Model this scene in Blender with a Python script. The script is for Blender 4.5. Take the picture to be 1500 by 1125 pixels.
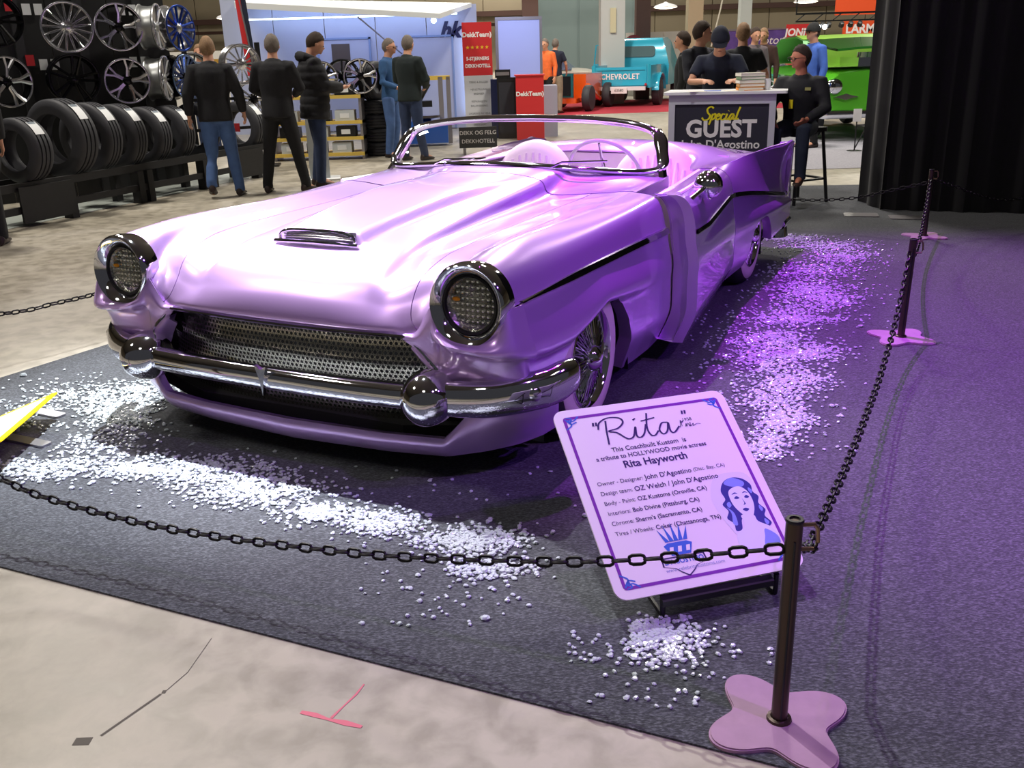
import bpy, math, random
import numpy as np
from mathutils import Vector, Matrix
from math import sin, cos, pi, radians as R, sqrt, atan2, tan
rnd = random.Random(7)
for o in list(bpy.data.objects): bpy.data.objects.remove(o)
SC = bpy.context.scene
COL = SC.collection

# ------------------------------------------------------------------ camera
cam_d = bpy.data.cameras.new('camera'); cam = bpy.data.objects.new('camera', cam_d); COL.objects.link(cam)
cam_d.sensor_width = 36; cam_d.lens = 36*1380/1500; cam_d.clip_end = 300
_p = math.atan(487/1380); _r = R(1.73)
_R0 = Vector((1, 0, 0)); _F = Vector((0, cos(_p), -sin(_p))); _U0 = Vector((0, sin(_p), cos(_p)))
_Rt = cos(_r)*_R0 - sin(_r)*_U0; _Up = sin(_r)*_R0 + cos(_r)*_U0
cam.matrix_world = Matrix(((_Rt.x, _Up.x, -_F.x, 0), (_Rt.y, _Up.y, -_F.y, 0), (_Rt.z, _Up.z, -_F.z, 1.53), (0, 0, 0, 1)))
SC.camera = cam

# ------------------------------------------------------------------ view, world, lights
SC.view_settings.view_transform = 'Standard'; SC.view_settings.look = 'None'
SC.view_settings.gamma = 1; SC.view_settings.use_curve_mapping = False; SC.view_settings.exposure = 0.0
w = bpy.data.worlds.new('hall_ambient'); SC.world = w; w.use_nodes = True
w.node_tree.nodes['Background'].inputs[0].default_value = (0.80, 0.80, 0.86, 1)
w.node_tree.nodes['Background'].inputs[1].default_value = 0.05

def aim(o, target):
    d = Vector(target) - o.location
    o.rotation_euler = d.to_track_quat('-Z', 'Y').to_euler()
def area(name, loc, target, size, power, color, sy=None):
    l = bpy.data.lights.new(name, 'AREA'); l.shape = 'RECTANGLE'; l.size = size; l.size_y = sy or size
    l.energy = power; l.color = color
    o = bpy.data.objects.new(name, l); COL.objects.link(o); o.location = loc; aim(o, target); return o
def spot(name, loc, target, angle, power, color, blend=.4, rad=.08):
    l = bpy.data.lights.new(name, 'SPOT'); l.spot_size = R(angle); l.spot_blend = blend; l.energy = power; l.color = color
    l.shadow_soft_size = rad
    o = bpy.data.objects.new(name, l); COL.objects.link(o); o.location = loc; aim(o, target); return o
# high bay lamps of the hall (long rows overhead)
for (lx, ly, pw) in ((-8, 3, 190), (-1.5, -2.4, 60), (7, 0, 20), (-6, 11, 420), (3, 14, 460), (-10, 19, 380), (0, 22, 480), (9, 20, 380), (-8, 32, 420), (3, 34, 420), (14, 34, 420), (0, 44, 420)):
    area('hall_lamp_light', (lx, ly, 8.6), (lx, ly, 0), 1.2, pw*1.45, (1.0, 0.94, 0.84))
# show spots on the truss over the stand, and an added counter fill
spot('white_show_spot', (-1.3, 5.3, 6.0), (-1.12, 4.35, 0), 32, 3300, (0.93, 0.97, 1.0), .5, .06)
spot('white_show_spot', (-1.3, 5.3, 6.02), (-1.0, 2.6, 0), 66, 1000, (0.95, 0.97, 0.96), .6, .04)
spot('counter_fill', (1.0, 6.9, 5.4), (2.3, 9.7, 1.1), 32, 420, (1.0, 0.96, 0.92), .7, .1)  # unseen fill lamp added to brighten the counter lettering and people
spot('white_show_spot', (-3.4, 6.6, 5.2), (-0.95, 4.0, .8), 20, 2000, (1.0, 0.95, 1.0), .6, .06)
spot('pink_show_spot', (0.2, 7.4, 5.6), (0.45, 6.6, .8), 22, 1500, (1.0, 0.72, 1.0), .6, .06)
spot('purple_show_spot', (0.9, 6.0, 6.0), (2.4, 4.9, 0), 60, 2700, (0.54, 0.05, 1.0), .6, .06)
spot('purple_show_spot', (4.8, 1.6, 4.4), (1.0, 4.2, .5), 52, 420, (0.28, 0.05, 1.0), .7, .08)
spot('violet_show_spot', (2.8, 0.2, 5.0), (1.5, 2.6, 0), 64, 480, (0.56, 0.22, 1.0), .8, .08)

# ------------------------------------------------------------------ materials
def S2L(c): return tuple(((x/255)/12.92 if x/255 <= .04045 else ((x/255+.055)/1.055)**2.4) for x in c)
MATS = {}
def mat(name, col=(200, 200, 200), rough=.5, metal=0, coat=0, emis=None, es=1, trans=0, noise=None, bump=0, bscale=60, sheen=0, ior=None, alpha=None):
    if name in MATS: return MATS[name]
    m = bpy.data.materials.new(name); m.use_nodes = True; nt = m.node_tree; b = nt.nodes['Principled BSDF']
    c = (*S2L(col), 1)
    b.inputs['Base Color'].default_value = c; b.inputs['Roughness'].default_value = rough; b.inputs['Metallic'].default_value = metal
    b.inputs['Coat Weight'].default_value = coat; b.inputs['Coat Roughness'].default_value = .04
    b.inputs['Transmission Weight'].default_value = trans
    if ior: b.inputs['IOR'].default_value = ior
    if sheen: b.inputs['Sheen Weight'].default_value = sheen
    if emis: b.inputs['Emission Color'].default_value = (*S2L(emis), 1); b.inputs['Emission Strength'].default_value = es
    tc = nt.nodes.new('ShaderNodeTexCoord')
    if noise:
        sc, amt = noise
        n = nt.nodes.new('ShaderNodeTexNoise'); n.inputs['Scale'].default_value = sc; n.inputs['Detail'].default_value = 6
        nt.links.new(tc.outputs['Object'], n.inputs['Vector'])
        mr = nt.nodes.new('ShaderNodeMapRange'); mr.inputs[1].default_value = .3; mr.inputs[2].default_value = .7
        mr.inputs[3].default_value = 1-amt; mr.inputs[4].default_value = 1+amt
        nt.links.new(n.outputs[0], mr.inputs[0])
        mx = nt.nodes.new('ShaderNodeVectorMath'); mx.operation = 'SCALE'; mx.inputs[0].default_value = c[:3]
        nt.links.new(mr.outputs[0], mx.inputs['Scale']); nt.links.new(mx.outputs[0], b.inputs['Base Color'])
    if bump:
        n2 = nt.nodes.new('ShaderNodeTexNoise'); n2.inputs['Scale'].default_value = bscale; n2.inputs['Detail'].default_value = 4
        nt.links.new(tc.outputs['Object'], n2.inputs['Vector'])
        bp = nt.nodes.new('ShaderNodeBump'); bp.inputs['Strength'].default_value = bump; bp.inputs['Distance'].default_value = .01
        nt.links.new(n2.outputs[0], bp.inputs['Height']); nt.links.new(bp.outputs[0], b.inputs['Normal'])
    MATS[name] = m; return m
PAINT = mat('lilac_pearl_paint', (206, 168, 230), .31, .5, 1.0)
CHROME = mat('chrome', (228, 228, 235), .05, 1)
DCHROME = mat('dark_chrome', (150, 150, 152), .16, 1)
BLACK = mat('black_plastic', (14, 14, 17), .45)
RUB = mat('tyre_rubber', (50, 50, 56), .62, bump=.1)
WWALL = mat('whitewall_rubber', (225, 214, 205), .55)
GLASS = bpy.data.materials.new('clear_glass'); GLASS.use_nodes = True
_nt = GLASS.node_tree; _o = _nt.nodes['Material Output']; _t = _nt.nodes.new('ShaderNodeBsdfTransparent'); _g = _nt.nodes.new('ShaderNodeBsdfGlossy'); _g.inputs['Roughness'].default_value = .02
_t.inputs[0].default_value = (.93, .94, .96, 1); _m = _nt.nodes.new('ShaderNodeMixShader'); _f = _nt.nodes.new('ShaderNodeLayerWeight'); _f.inputs[0].default_value = .3
_mr = _nt.nodes.new('ShaderNodeMapRange'); _mr.inputs[1].default_value = 0; _mr.inputs[2].default_value = 1; _mr.inputs[3].default_value = .04; _mr.inputs[4].default_value = .35
_nt.links.new(_f.outputs['Facing'], _mr.inputs[0]); _nt.links.new(_mr.outputs[0], _m.inputs[0]); _nt.links.new(_t.outputs[0], _m.inputs[1]); _nt.links.new(_g.outputs[0], _m.inputs[2]); _nt.links.new(_m.outputs[0], _o.inputs[0])
CREAM = mat('white_leather', (246, 238, 240), .45, noise=(8, .03))
WHITE = mat('white_gloss', (235, 235, 238), .35)
STEEL = mat('painted_steel', (150, 146, 150), .4, .6)

# ------------------------------------------------------------------ mesh helpers
class MB:
    def __init__(s): s.v = []; s.f = []; s.mi = []; s.cm = 0
    def add(s, vs, fs):
        b = len(s.v); s.v += [tuple(map(float, p)) for p in vs]
        s.f += [tuple(b+i for i in f) for f in fs]; s.mi += [s.cm]*len(fs); return s
    def box(s, x0, x1, y0, y1, z0, z1):
        v = [(x, y, z) for z in (z0, z1) for y in (y0, y1) for x in (x0, x1)]
        return s.add(v, [(0, 2, 3, 1), (4, 5, 7, 6), (0, 1, 5, 4), (2, 6, 7, 3), (0, 4, 6, 2), (1, 3, 7, 5)])
    def grid(s, P, closeu=False, closev=False):
        nu = len(P); nv = len(P[0]); v = [p for r in P for p in r]; f = []
        for i in range(nu if closeu else nu-1):
            for j in range(nv if closev else nv-1):
                a = i*nv+j; b = i*nv+(j+1) % nv; c = ((i+1) % nu)*nv+(j+1) % nv; d = ((i+1) % nu)*nv+j
                f.append((a, b, c, d))
        return s.add(v, f)
    def tube(s, pts, r, n=8, cap=True, sx=1, closed=False):
        pts = [Vector(p) for p in pts]; m = len(pts); rs = r if isinstance(r, (list, tuple)) else [r]*m
        rows = []; up = Vector((0, 0, 1))
        for i, p in enumerate(pts):
            a = pts[(i-1) % m] if (i > 0 or closed) else p; b = pts[(i+1) % m] if (i < m-1 or closed) else p
            t = (b-a).normalized()
            if abs(t.dot(up)) > .95: ref = Vector((0, 1, 0)) if not rows else last
            else: ref = up
            x = t.cross(ref).normalized(); y = x.cross(t).normalized(); last = y
            rows.append([p + rs[i]*(sx*cos(2*pi*k/n)*x + sin(2*pi*k/n)*y) for k in range(n)])
        s.grid(rows, closed, True)
        if cap and not closed:
            b = len(s.v); s.add(rows[0], [tuple(range(n))]); s.add(rows[-1], [tuple(reversed(range(n)))])
        return s
    def lathe(s, prof, n=32, M=None, a0=0, a1=2*pi):
        # prof: (r, h) around local z
        M = M or Matrix(); full = abs(a1-a0-2*pi) < 1e-6; k = n if full else n+1
        rows = [[M @ Vector((r*cos(a0+(a1-a0)*i/n), r*sin(a0+(a1-a0)*i/n), h)) for (r, h) in prof] for i in range(k)]
        return s.grid(rows, full, False)
    def prism(s, poly, z0, z1, M=None):
        M = M or Matrix(); n = len(poly)
        v = [M @ Vector((x, y, z0)) for x, y in poly]+[M @ Vector((x, y, z1)) for x, y in poly]
        return s.add(v, [tuple(reversed(range(n))), tuple(range(n, 2*n))]+[(i, (i+1) % n, n+(i+1) % n, n+i) for i in range(n)])
    def ball(s, c, r, n=12, m=8, sc=(1, 1, 1), M=None):
        rows = []
        for i in range(n):
            row = []
            for j in range(m+1):
                t = pi*j/m; a = 2*pi*i/n
                q = Vector((r*sc[0]*sin(t)*cos(a), r*sc[1]*sin(t)*sin(a), r*sc[2]*cos(t)))
                if M: q = M @ q
                row.append(Vector(c)+q)
            rows.append(row)
        return s.grid(rows, True, False)
    def xf(s, M): s.v = [tuple(M @ Vector(p)) for p in s.v]; return s
def mesh_of(name, mb, m, smooth=True, merge=True):
    me = bpy.data.meshes.new(name); me.from_pydata(mb.v, [], mb.f)
    ms = m if isinstance(m, (list, tuple)) else [m]
    for q in ms: me.materials.append(q)
    if len(ms) > 1: me.polygons.foreach_set('material_index', mb.mi)
    import bmesh
    bm = bmesh.new(); bm.from_mesh(me)
    if merge: bmesh.ops.remove_doubles(bm, verts=bm.verts, dist=1e-5)
    bmesh.ops.recalc_face_normals(bm, faces=bm.faces)
    bm.to_mesh(me); bm.free()
    if smooth:
        me.shade_smooth()
        try: me.set_sharp_from_angle(angle=R(42))
        except Exception: pass
    me.update(); return me
def link(name, data, parent=None, loc=(0, 0, 0), rot=(0, 0, 0)):
    o = bpy.data.objects.new(name, data); COL.objects.link(o)
    if parent: o.parent = parent
    o.location = loc; o.rotation_euler = rot; return o
def obj(name, mb, m, parent=None, loc=(0, 0, 0), rot=(0, 0, 0), smooth=True, merge=True):
    return link(name, mesh_of(name, mb, m, smooth, merge), parent, loc, rot)
def tag(o, label, cat, group=None):
    o['label'] = label; o['category'] = cat
    if group: o['group'] = group
    return o
def thing(name, label, cat, loc=(0, 0, 0), rz=0, group=None):
    return tag(link(name, None, None, loc, (0, 0, rz)), label, cat, group)
def struct(o): o['kind'] = 'structure'; return o
def stuff(o): o['kind'] = 'stuff'; return o
def dup(o, parent=None, loc=None, rz=None, label=None, group=None):
    c = o.copy(); COL.objects.link(c); c.parent = parent
    for ch in o.children: dup(ch, c)
    if loc is not None: c.location = loc
    if rz is not None: c.rotation_euler = (0, 0, rz)
    if label: c['label'] = label
    if group: c['group'] = group
    return c
def text(body, size, m, parent, loc, rot, name='lettering', ax='CENTER', shear=0, bold=0, ext=.001, sp=1, M=None, sx=1):
    cu = bpy.data.curves.new('t', 'FONT'); cu.body = body; cu.size = size; cu.align_x = ax; cu.align_y = 'CENTER'
    cu.shear = shear; cu.offset = bold; cu.extrude = ext; cu.space_character = sp; cu.resolution_u = 3
    t = bpy.data.objects.new('t', cu); COL.objects.link(t); dg = bpy.context.evaluated_depsgraph_get()
    me = bpy.data.meshes.new_from_object(t.evaluated_get(dg)); bpy.data.objects.remove(t)
    me.materials.clear(); me.materials.append(m)
    o = link(name, me, parent, loc, rot); o.scale = (sx, 1, 1); return o
def cr(a, b, c, d, t):
    return .5*((2*b)+(-a+c)*t+(2*a-5*b+4*c-d)*t*t+(-a+3*b-3*c+d)*t**3)
def crs(P, t):
    n = len(P); i = min(int(t), n-2); f = t-i
    return cr(P[i-1] if i > 0 else 2*P[0]-P[1], P[i], P[i+1], P[i+2] if i+2 < n else 2*P[-1]-P[-2], f)
def netgrid(N, nu, nv, u0=0, u1=None, v0=0, v1=None):
    N = np.array(N, float); u1 = len(N)-1 if u1 is None else u1; v1 = len(N[0])-1 if v1 is None else v1
    out = []
    for i in range(nu+1):
        u = u0+(u1-u0)*i/nu
        row = crs(N, u)
        out.append([crs(row, v0+(v1-v0)*j/nv) for j in range(nv+1)])
    return out
def lin(xs, ys, x): return float(np.interp(x, xs, ys))
def sstep(a, b, x): t = min(1, max(0, (x-a)/(b-a))); return t*t*(3-2*t)
def solid(rows, off):
    # thin closed shell from a grid: outer + inner offset along vector function
    return rows

# ------------------------------------------------------------------ floor, carpet, hall shell
def node_mat(name, build):
    m = bpy.data.materials.new(name); m.use_nodes = True; nt = m.node_tree
    build(nt, nt.nodes['Principled BSDF'], nt.nodes.new('ShaderNodeTexCoord')); MATS[name] = m; return m
def _noise(nt, vec, scale, detail=5, dist=0):
    n = nt.nodes.new('ShaderNodeTexNoise'); n.inputs['Scale'].default_value = scale; n.inputs['Detail'].default_value = detail
    n.inputs['Distortion'].default_value = dist; nt.links.new(vec, n.inputs['Vector']); return n.outputs[0]
def _ramp(nt, fac, stops):
    r = nt.nodes.new('ShaderNodeValToRGB'); e = r.color_ramp.elements
    while len(e) < len(stops): e.new(.5)
    for k, (p, c) in enumerate(stops): e[k].position = p; e[k].color = (*S2L(c), 1)
    nt.links.new(fac, r.inputs[0]); return r.outputs[0]
def _conc(nt, b, tc):
    n = _noise(nt, tc.outputs['Object'], .7, 8, .6); c1 = _ramp(nt, n, [(.3, (150, 143, 128)), (.5, (176, 168, 152)), (.7, (190, 183, 170))])
    n2 = _noise(nt, tc.outputs['Object'], 9, 8, .3); c2 = _ramp(nt, n2, [(.35, (205, 203, 200)), (.6, (255, 255, 255))])
    mx = nt.nodes.new('ShaderNodeMix'); mx.data_type = 'RGBA'; mx.blend_type = 'MULTIPLY'; mx.inputs[0].default_value = .8
    nt.links.new(c1, mx.inputs[6]); nt.links.new(c2, mx.inputs[7]); nt.links.new(mx.outputs[2], b.inputs['Base Color'])
    rr = nt.nodes.new('ShaderNodeMapRange'); rr.inputs[3].default_value = .28; rr.inputs[4].default_value = .6
    nt.links.new(n2, rr.inputs[0]); nt.links.new(rr.outputs[0], b.inputs['Roughness'])
    bp = nt.nodes.new('ShaderNodeBump'); bp.inputs['Strength'].default_value = .12; bp.inputs['Distance'].default_value = .01
    nt.links.new(n2, bp.inputs['Height']); nt.links.new(bp.outputs[0], b.inputs['Normal'])
CONC = node_mat('concrete_floor', _conc)
def _carp(nt, b, tc):
    mp = nt.nodes.new('ShaderNodeMapping'); mp.inputs['Rotation'].default_value = (0, 0, R(-24)); mp.inputs['Scale'].default_value = (1, 2.2, 1)
    nt.links.new(tc.outputs['Object'], mp.inputs[0])
    n = _noise(nt, mp.outputs[0], 95, 4); c = _ramp(nt, n, [(.32, (36, 38, 43)), (.5, (60, 63, 69)), (.68, (98, 101, 108))])
    nt.links.new(c, b.inputs['Base Color']); b.inputs['Roughness'].default_value = .95
    b.inputs['Sheen Weight'].default_value = .15
    bp = nt.nodes.new('ShaderNodeBump'); bp.inputs['Strength'].default_value = .5; bp.inputs['Distance'].default_value = .006
    nt.links.new(n, bp.inputs['Height']); nt.links.new(bp.outputs[0], b.inputs['Normal'])
CARP = node_mat('grey_needle_felt', _carp)
CARP2 = mat('pale_grey_felt', (150, 148, 156), .95, noise=(40, .15))
REDC = mat('red_felt', (176, 40, 58), .95, noise=(30, .1))

fl = struct(obj('floor', MB().box(-40, 40, -6, 60, -.2, 0), CONC, smooth=False))
# saw cut, core plug and dark joint of the concrete, let into the surface
DARKC = mat('joint_filler', (92, 86, 78), .8)
m = MB()
def gcut(x0, y0, x1, y1, wd=.006):
    d = Vector((x1-x0, y1-y0, 0)).normalized(); n = Vector((-d.y, d.x, 0))*wd
    a = Vector((x0, y0, .0008)); b = Vector((x1, y1, .0008)); m.add([a-n, b-n, b+n, a+n], [(0, 1, 2, 3)])
gcut(-1.018, 1.873, -.925, 2.025, .0035); gcut(-.915, 2.04, -.884, 2.113, .0012); gcut(-.884, 2.113, -.865, 2.266, .0010); m.box(-.925, -.915, 2.028, 2.04, 0, .0008)
m.box(-1.075, -1.035, 1.842, 1.868, 0, .0008)
obj('floor_joint', m, DARKC, fl, smooth=False)
PINK = mat('pink_chalk_mark', (226, 122, 138), .8)
mk = MB()
def strip(pts, wds):
    L = []; Rr = []
    for i, p in enumerate(pts):
        q = Vector((*pts[min(i+1, len(pts)-1)], 0))-Vector((*pts[max(i-1, 0)], 0)); n = Vector((-q.y, q.x, 0)).normalized()*wds[i]
        L.append(Vector((*p, .001))+n); Rr.append(Vector((*p, .001))-n)
    mk.grid([L, Rr])
strip([(-.548, 1.938), (-.51, 1.925), (-.476, 1.908), (-.43, 1.892), (-.388, 1.876)], [.006, .008, .004, .009, .005])
strip([(-.468, 1.912), (-.445, 1.955), (-.42, 2.0), (-.405, 2.04)], [.004, .002, .003, .002])
tag(obj('floor_mark', mk, PINK, smooth=False), 'pink spray paint mark on the bare concrete in the foreground', 'floor marking')

# exhibition carpet
cf = Vector((-1.68, 2.7, 0)); fd = Vector((-.913, .406, 0)); ld = Vector((.517, .856, 0)); lp = Vector((-2.66, 4.66, 0))
# corner: intersection of the front edge and the left edge
den = fd.x*(-ld.y)-fd.y*(-ld.x); q = lp-cf; tt = (q.x*(-ld.y)-q.y*(-ld.x))/den; corner = cf+fd*tt
poly = [(corner.x, corner.y), (5.4, cf.y-(5.4-cf.x)*.406/.913), (9, 4), (9, 10.2), (2.0, 10.9), (lp.x+ld.x*7.4, lp.y+ld.y*7.4)]
tag(obj('exhibition_carpet', MB().prism(poly, 0.0005, .006), CARP, smooth=False), 'dark grey felt exhibition carpet under the purple car', 'carpet')
tag(obj('exhibition_carpet', MB().box(3.2, 12, 12.2, 18.5, 0.0005, .006), CARP2, smooth=False), 'pale grey carpet under the green car', 'carpet')
tag(obj('exhibition_carpet', MB().prism([(.6, 24.2), (8, 24.6), (8, 30.5), (.2, 30.5)], 0.0005, .006), REDC, smooth=False), 'red carpet under the turquoise pickup truck', 'carpet')
# ------------------------------------------------------------------ the purple custom convertible
# car frame: x to the car's left, y towards its tail, origin under the front axle
car = thing('convertible_car', 'low lilac and purple custom convertible with chrome bumper and white interior, on the grey carpet', 'car', (-.565, 4.152, 0), R(-27.05))
def side_both(name, mk, m, **k):
    a = obj(name, mk(), m, car, **k); b = obj(name, mk().xf(Matrix.Scale(-1, 4, (1, 0, 0))), m, car, **k); return a, b
# --- control net of the top: rows from the centre line to the fender crown, stations from lip to windscreen
Y0 = [-.715, -.728, -.69, -.60, -.43, -.25, 0, .3, .6, .9, 1.07]
TN = [
 [(0, y, z) for y, z in zip(Y0, (.567, .60, .685, .765, .825, .855, .88, .905, .925, .945, .96))],
 [(.2, y, z) for y, z in zip(Y0, (.568, .60, .683, .762, .822, .852, .877, .902, .922, .943, .957))],
 list(zip((.40, .39, .375, .37, .37, .36, .36, .35, .35, .35, .36), (-.708, -.72, -.68, -.60, -.43, -.25, 0, .3, .62, .93, 1.13), (.569, .60, .675, .757, .812, .838, .858, .878, .893, .912, .945))),
 list(zip((.56, .50, .465, .455, .445, .43, .42, .41, .40, .41, .45), (-.70, -.706, -.672, -.603, -.43, -.25, 0, .3, .62, .93, 1.18), (.572, .606, .660, .730, .783, .803, .813, .82, .826, .845, .93))),
 list(zip((.62, .585, .57, .575, .59, .60, .60, .60, .60, .62, .65), (-.695, -.685, -.65, -.58, -.43, -.25, 0, .3, .62, .95, 1.26), (.59, .625, .685, .763, .812, .828, .834, .836, .84, .853, .912))),
 list(zip((.688, .69, .695, .705, .72, .72, .72, .72, .72, .74, .76), (-.69, -.65, -.6, -.53, -.40, -.22, .02, .32, .64, .97, 1.32), (.70, .72, .745, .785, .823, .84, .843, .846, .85, .862, .900))),
 list(zip((.742, .74, .75, .76, .78, .785, .785, .785, .785, .80, .81), (-.675, -.635, -.58, -.5, -.38, -.2, .03, .33, .64, .97, 1.36), (.798, .81, .825, .845, .857, .862, .86, .857, .857, .867, .892))),
 list(zip((.83, .83, .835, .84, .85, .85, .85, .85, .85, .85, .86), (-.665, -.62, -.56, -.48, -.36, -.2, .03, .33, .64, .95, 1.40), (.845, .855, .862, .868, .872, .872, .868, .862, .862, .868, .885))),
 list(zip((.925, .93, .935, .94, .945, .95, .955, .96, .965, .965, .965), (-.675, -.63, -.565, -.48, -.36, -.2, .03, .33, .64, .95, 1.40), (.805, .812, .815, .815, .812, .812, .815, .822, .830, .838, .83))),
 list(zip((.975, .98, .985, .99, .993, .996, 1.0, 1.005, 1.01, 1.015, 1.02), (-.69, -.63, -.565, -.48, -.36, -.2, .03, .33, .64, .95, 1.40), (.70, .705, .708, .71, .71, .71, .705, .70, .695, .69, .69))),
]
TN = [[tuple(p) for p in r] for r in TN]
def top_pts(r0, r1, t0, t1, nr, nt_):
    G = netgrid(TN, nr, nt_, r0, r1, t0, t1)
    for row in G:
        for p in row:
            x, y, z = p
            if y > -.41 and y < 1.02 and x < .5:      # raised ramp running back from the hood scoop
                wd = .185+.11*(y+.41)/1.4; k = 1-sstep(wd-.02, wd+.035, x)
                p[2] += .04*k*(1-sstep(.2, 1.0, y))*sstep(-.41, -.40, y)
    return G
def skin(G, th=.012):
    # shell with thickness: second layer pushed inward (down and towards the middle)
    m = MB(); H = []
    for r in G: H.append([Vector(p) for p in r])
    nu, nv = len(H), len(H[0]); N = [[None]*nv for _ in range(nu)]
    for i in range(nu):
        for j in range(nv):
            a = H[min(i+1, nu-1)][j]-H[max(i-1, 0)][j]; b = H[i][min(j+1, nv-1)]-H[i][max(j-1, 0)]
            n = a.cross(b); N[i][j] = n.normalized() if n.length > 1e-12 else Vector((0, 0, 1))
    ref = N[nu//2][nv//2]; p = H[nu//2][nv//2]; out = Vector((p.x if abs(p.x) > .3 else 0, 0, .6))
    sgn = 1 if ref.dot(out) > 0 else -1
    I = [[H[i][j]-N[i][j]*sgn*th for j in range(nv)] for i in range(nu)]
    m.grid(H); m.grid(I)
    m.grid([H[0], I[0]]); m.grid([H[-1], I[-1]])
    m.grid([[r[0] for r in H], [r[0] for r in I]]); m.grid([[r[-1] for r in H], [r[-1] for r in I]])
    return m
def mirror_rows(G):
    # full-width grid from half rows (row 0 on the centre line)
    Lh = [[Vector((-p[0], p[1], p[2])) for p in r] for r in reversed(G[1:])]
    return Lh+[[Vector(p) for p in r] for r in G]
hood = obj('hood', skin(mirror_rows(top_pts(0, 4.0, 0, 9.0, 56, 130))), PAINT, car)
cowl = obj('cowl', skin(mirror_rows(top_pts(0, 7, 9.04, 10, 50, 12))), PAINT, car)
def xlow(y, z):
    """half width of the body side below the trim line"""
    base = lin([-.7, -.6, -.3, .5, 1.0, 2.2, 3.0, 3.84], [.97, .985, .995, 1.01, 1.02, 1.03, 1.035, 1.02], y)
    zc = lin([-.7, -.6, -.45, -.25, -.1, .1, .3, .5, 1.2, 2.2, 2.9, 3.84], [.55, .53, .505, .495, .52, .565, .54, .52, .50, .46, .45, .42], y)
    zt = trimz(y); e = lin([-.7, .6, .95, 2.2, 2.6, 3.84], [.048, .045, .022, .022, .040, .048], y)
    if z >= zc:
        t = (z-zc)/max(.01, zt-zc); x = base+e*(1-t)**1.6*(1-.0*t)
        x = base+e*(cos(pi*t)*.5+.5)
    else:
        t = (zc-z)/(zc-.13); x = base+e-.03*sstep(0, .12, t)*lin([-.6, .45, .8, 4], [1, 1, .1, .2], y)-.075*sstep(.5, 1.15, t)
    return x
def trimz(y): return lin([-.7, 0, .6, .95, 1.3, 2.05, 2.3, 2.6, 3.1, 3.64, 3.84], [.71, .705, .697, .69, .67, .70, .68, .645, .575, .495, .475], y)
def zbot(y):
    zb = lin([-.6, -.40, -.385, -.34, -.25, -.15, 0, .12, .22, .32, .40, .45, .472, .48, 1.2, 2.2, 2.5, 3.3, 3.84], [.37, .36, .36, .385, .44, .49, .53, .541, .532, .485, .40, .28, .16, .13, .13, .17, .19, .25, .27], y)
    t = abs(y-2.86)/.35
    if t < 1: zb = max(zb, .12+.33*(1-t**2.6)**.5)
    return zb
def side_pts(y0, y1, ny, nz=26):
    ys = sorted(set([y0+(y1-y0)*i/ny for i in range(ny+1)]+[v for v in (.45, .46, .472, .48, 2.512, 2.52, 2.53, 3.19, 3.20, 3.208) if y0 < v < y1]))
    G = []
    for y in ys:
        zt = trimz(y)-.008; zb = zbot(y)
        col = [Vector((xlow(y, zt+(zb-zt)*k/nz), y, zt+(zb-zt)*k/nz)) for k in range(nz+1)]
        p = col[-1]; col.append(Vector((p.x-.02, y, p.z+.003))); col.append(Vector((p.x-.06, y, p.z+.01)))
        G.append(col)
    return G
def fender():
    m = skin(top_pts(4.03, 9, 0, 9.0, 44, 110))
    g = MB(); a = skin(side_pts(-.60, .955, 110))
    m.add(a.v, a.f)
    # nose skirt under the lamp down to the bumper
    def cc(a): return (.83+.135*cos(R(a)), -.695, .70+.135*sin(R(a)))
    yb = -.60; tz = trimz(yb)-.008
    top = [(.56, -.70, .572), (.62, -.695, .59), cc(180), cc(215), cc(250), cc(290), cc(325), (.972, -.69, .695), (.985, -.60, tz)]
    brow = [(.565, -.703, .566), (.63, -.706, .562), (.69, -.715, .598), (.72, -.738, .588), (.78, -.76, .572), (.87, -.765, .563), (.95, -.75, .558), (1.01, -.70, .55), (1.034, -.60, .53)]
    und = [(x-.008, y+.045, z-.028) for x, y, z in brow]; und[0] = (.575, -.70, .552); und[1] = (.64, -.698, .518); und[2] = (.69, -.70, .53); und[8] = (1.004, -.60, .495)
    bot = [(.60, -.70, .53), (.655, -.70, .475), (.69, -.695, .445), (.72, -.69, .43), (.78, -.69, .425), (.87, -.68, .42), (.94, -.66, .415), (1.0, -.63, .40), (1.005, -.60, .375)]
    low = [(.60, -.66, .50), (.66, -.64, .44), (.68, -.64, .40), (.71, -.63, .39), (.77, -.62, .38), (.85, -.61, .38), (.91, -.60, .375), (.95, -.59, .36), (.965, -.58, .35)]
    mid = [tuple((.45*a+.55*b) for a, b in zip(p, q)) for p, q in zip(top, brow)]
    mid = [(x, y-.006, z) for x, y, z in mid]
    G = netgrid([top, mid, brow, und, bot, low], 40, 48)
    a = skin(G, .01); m.add(a.v, a.f)
    # rear jamb facing the open door
    J = []
    for k in range(14):
        z = .86-.71*k/13; xo = (xlow(.955, z) if z < .69 else lin([.69, .805, .838, .868], [1.015, .99, .962, .85], z))-.004
        J.append([Vector((xo, .955, z)), Vector((.80, .955, z)), Vector((.78, 1.02, z))])
    m.grid(J)
    return m
side_both('front_fender', fender, PAINT)
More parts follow.
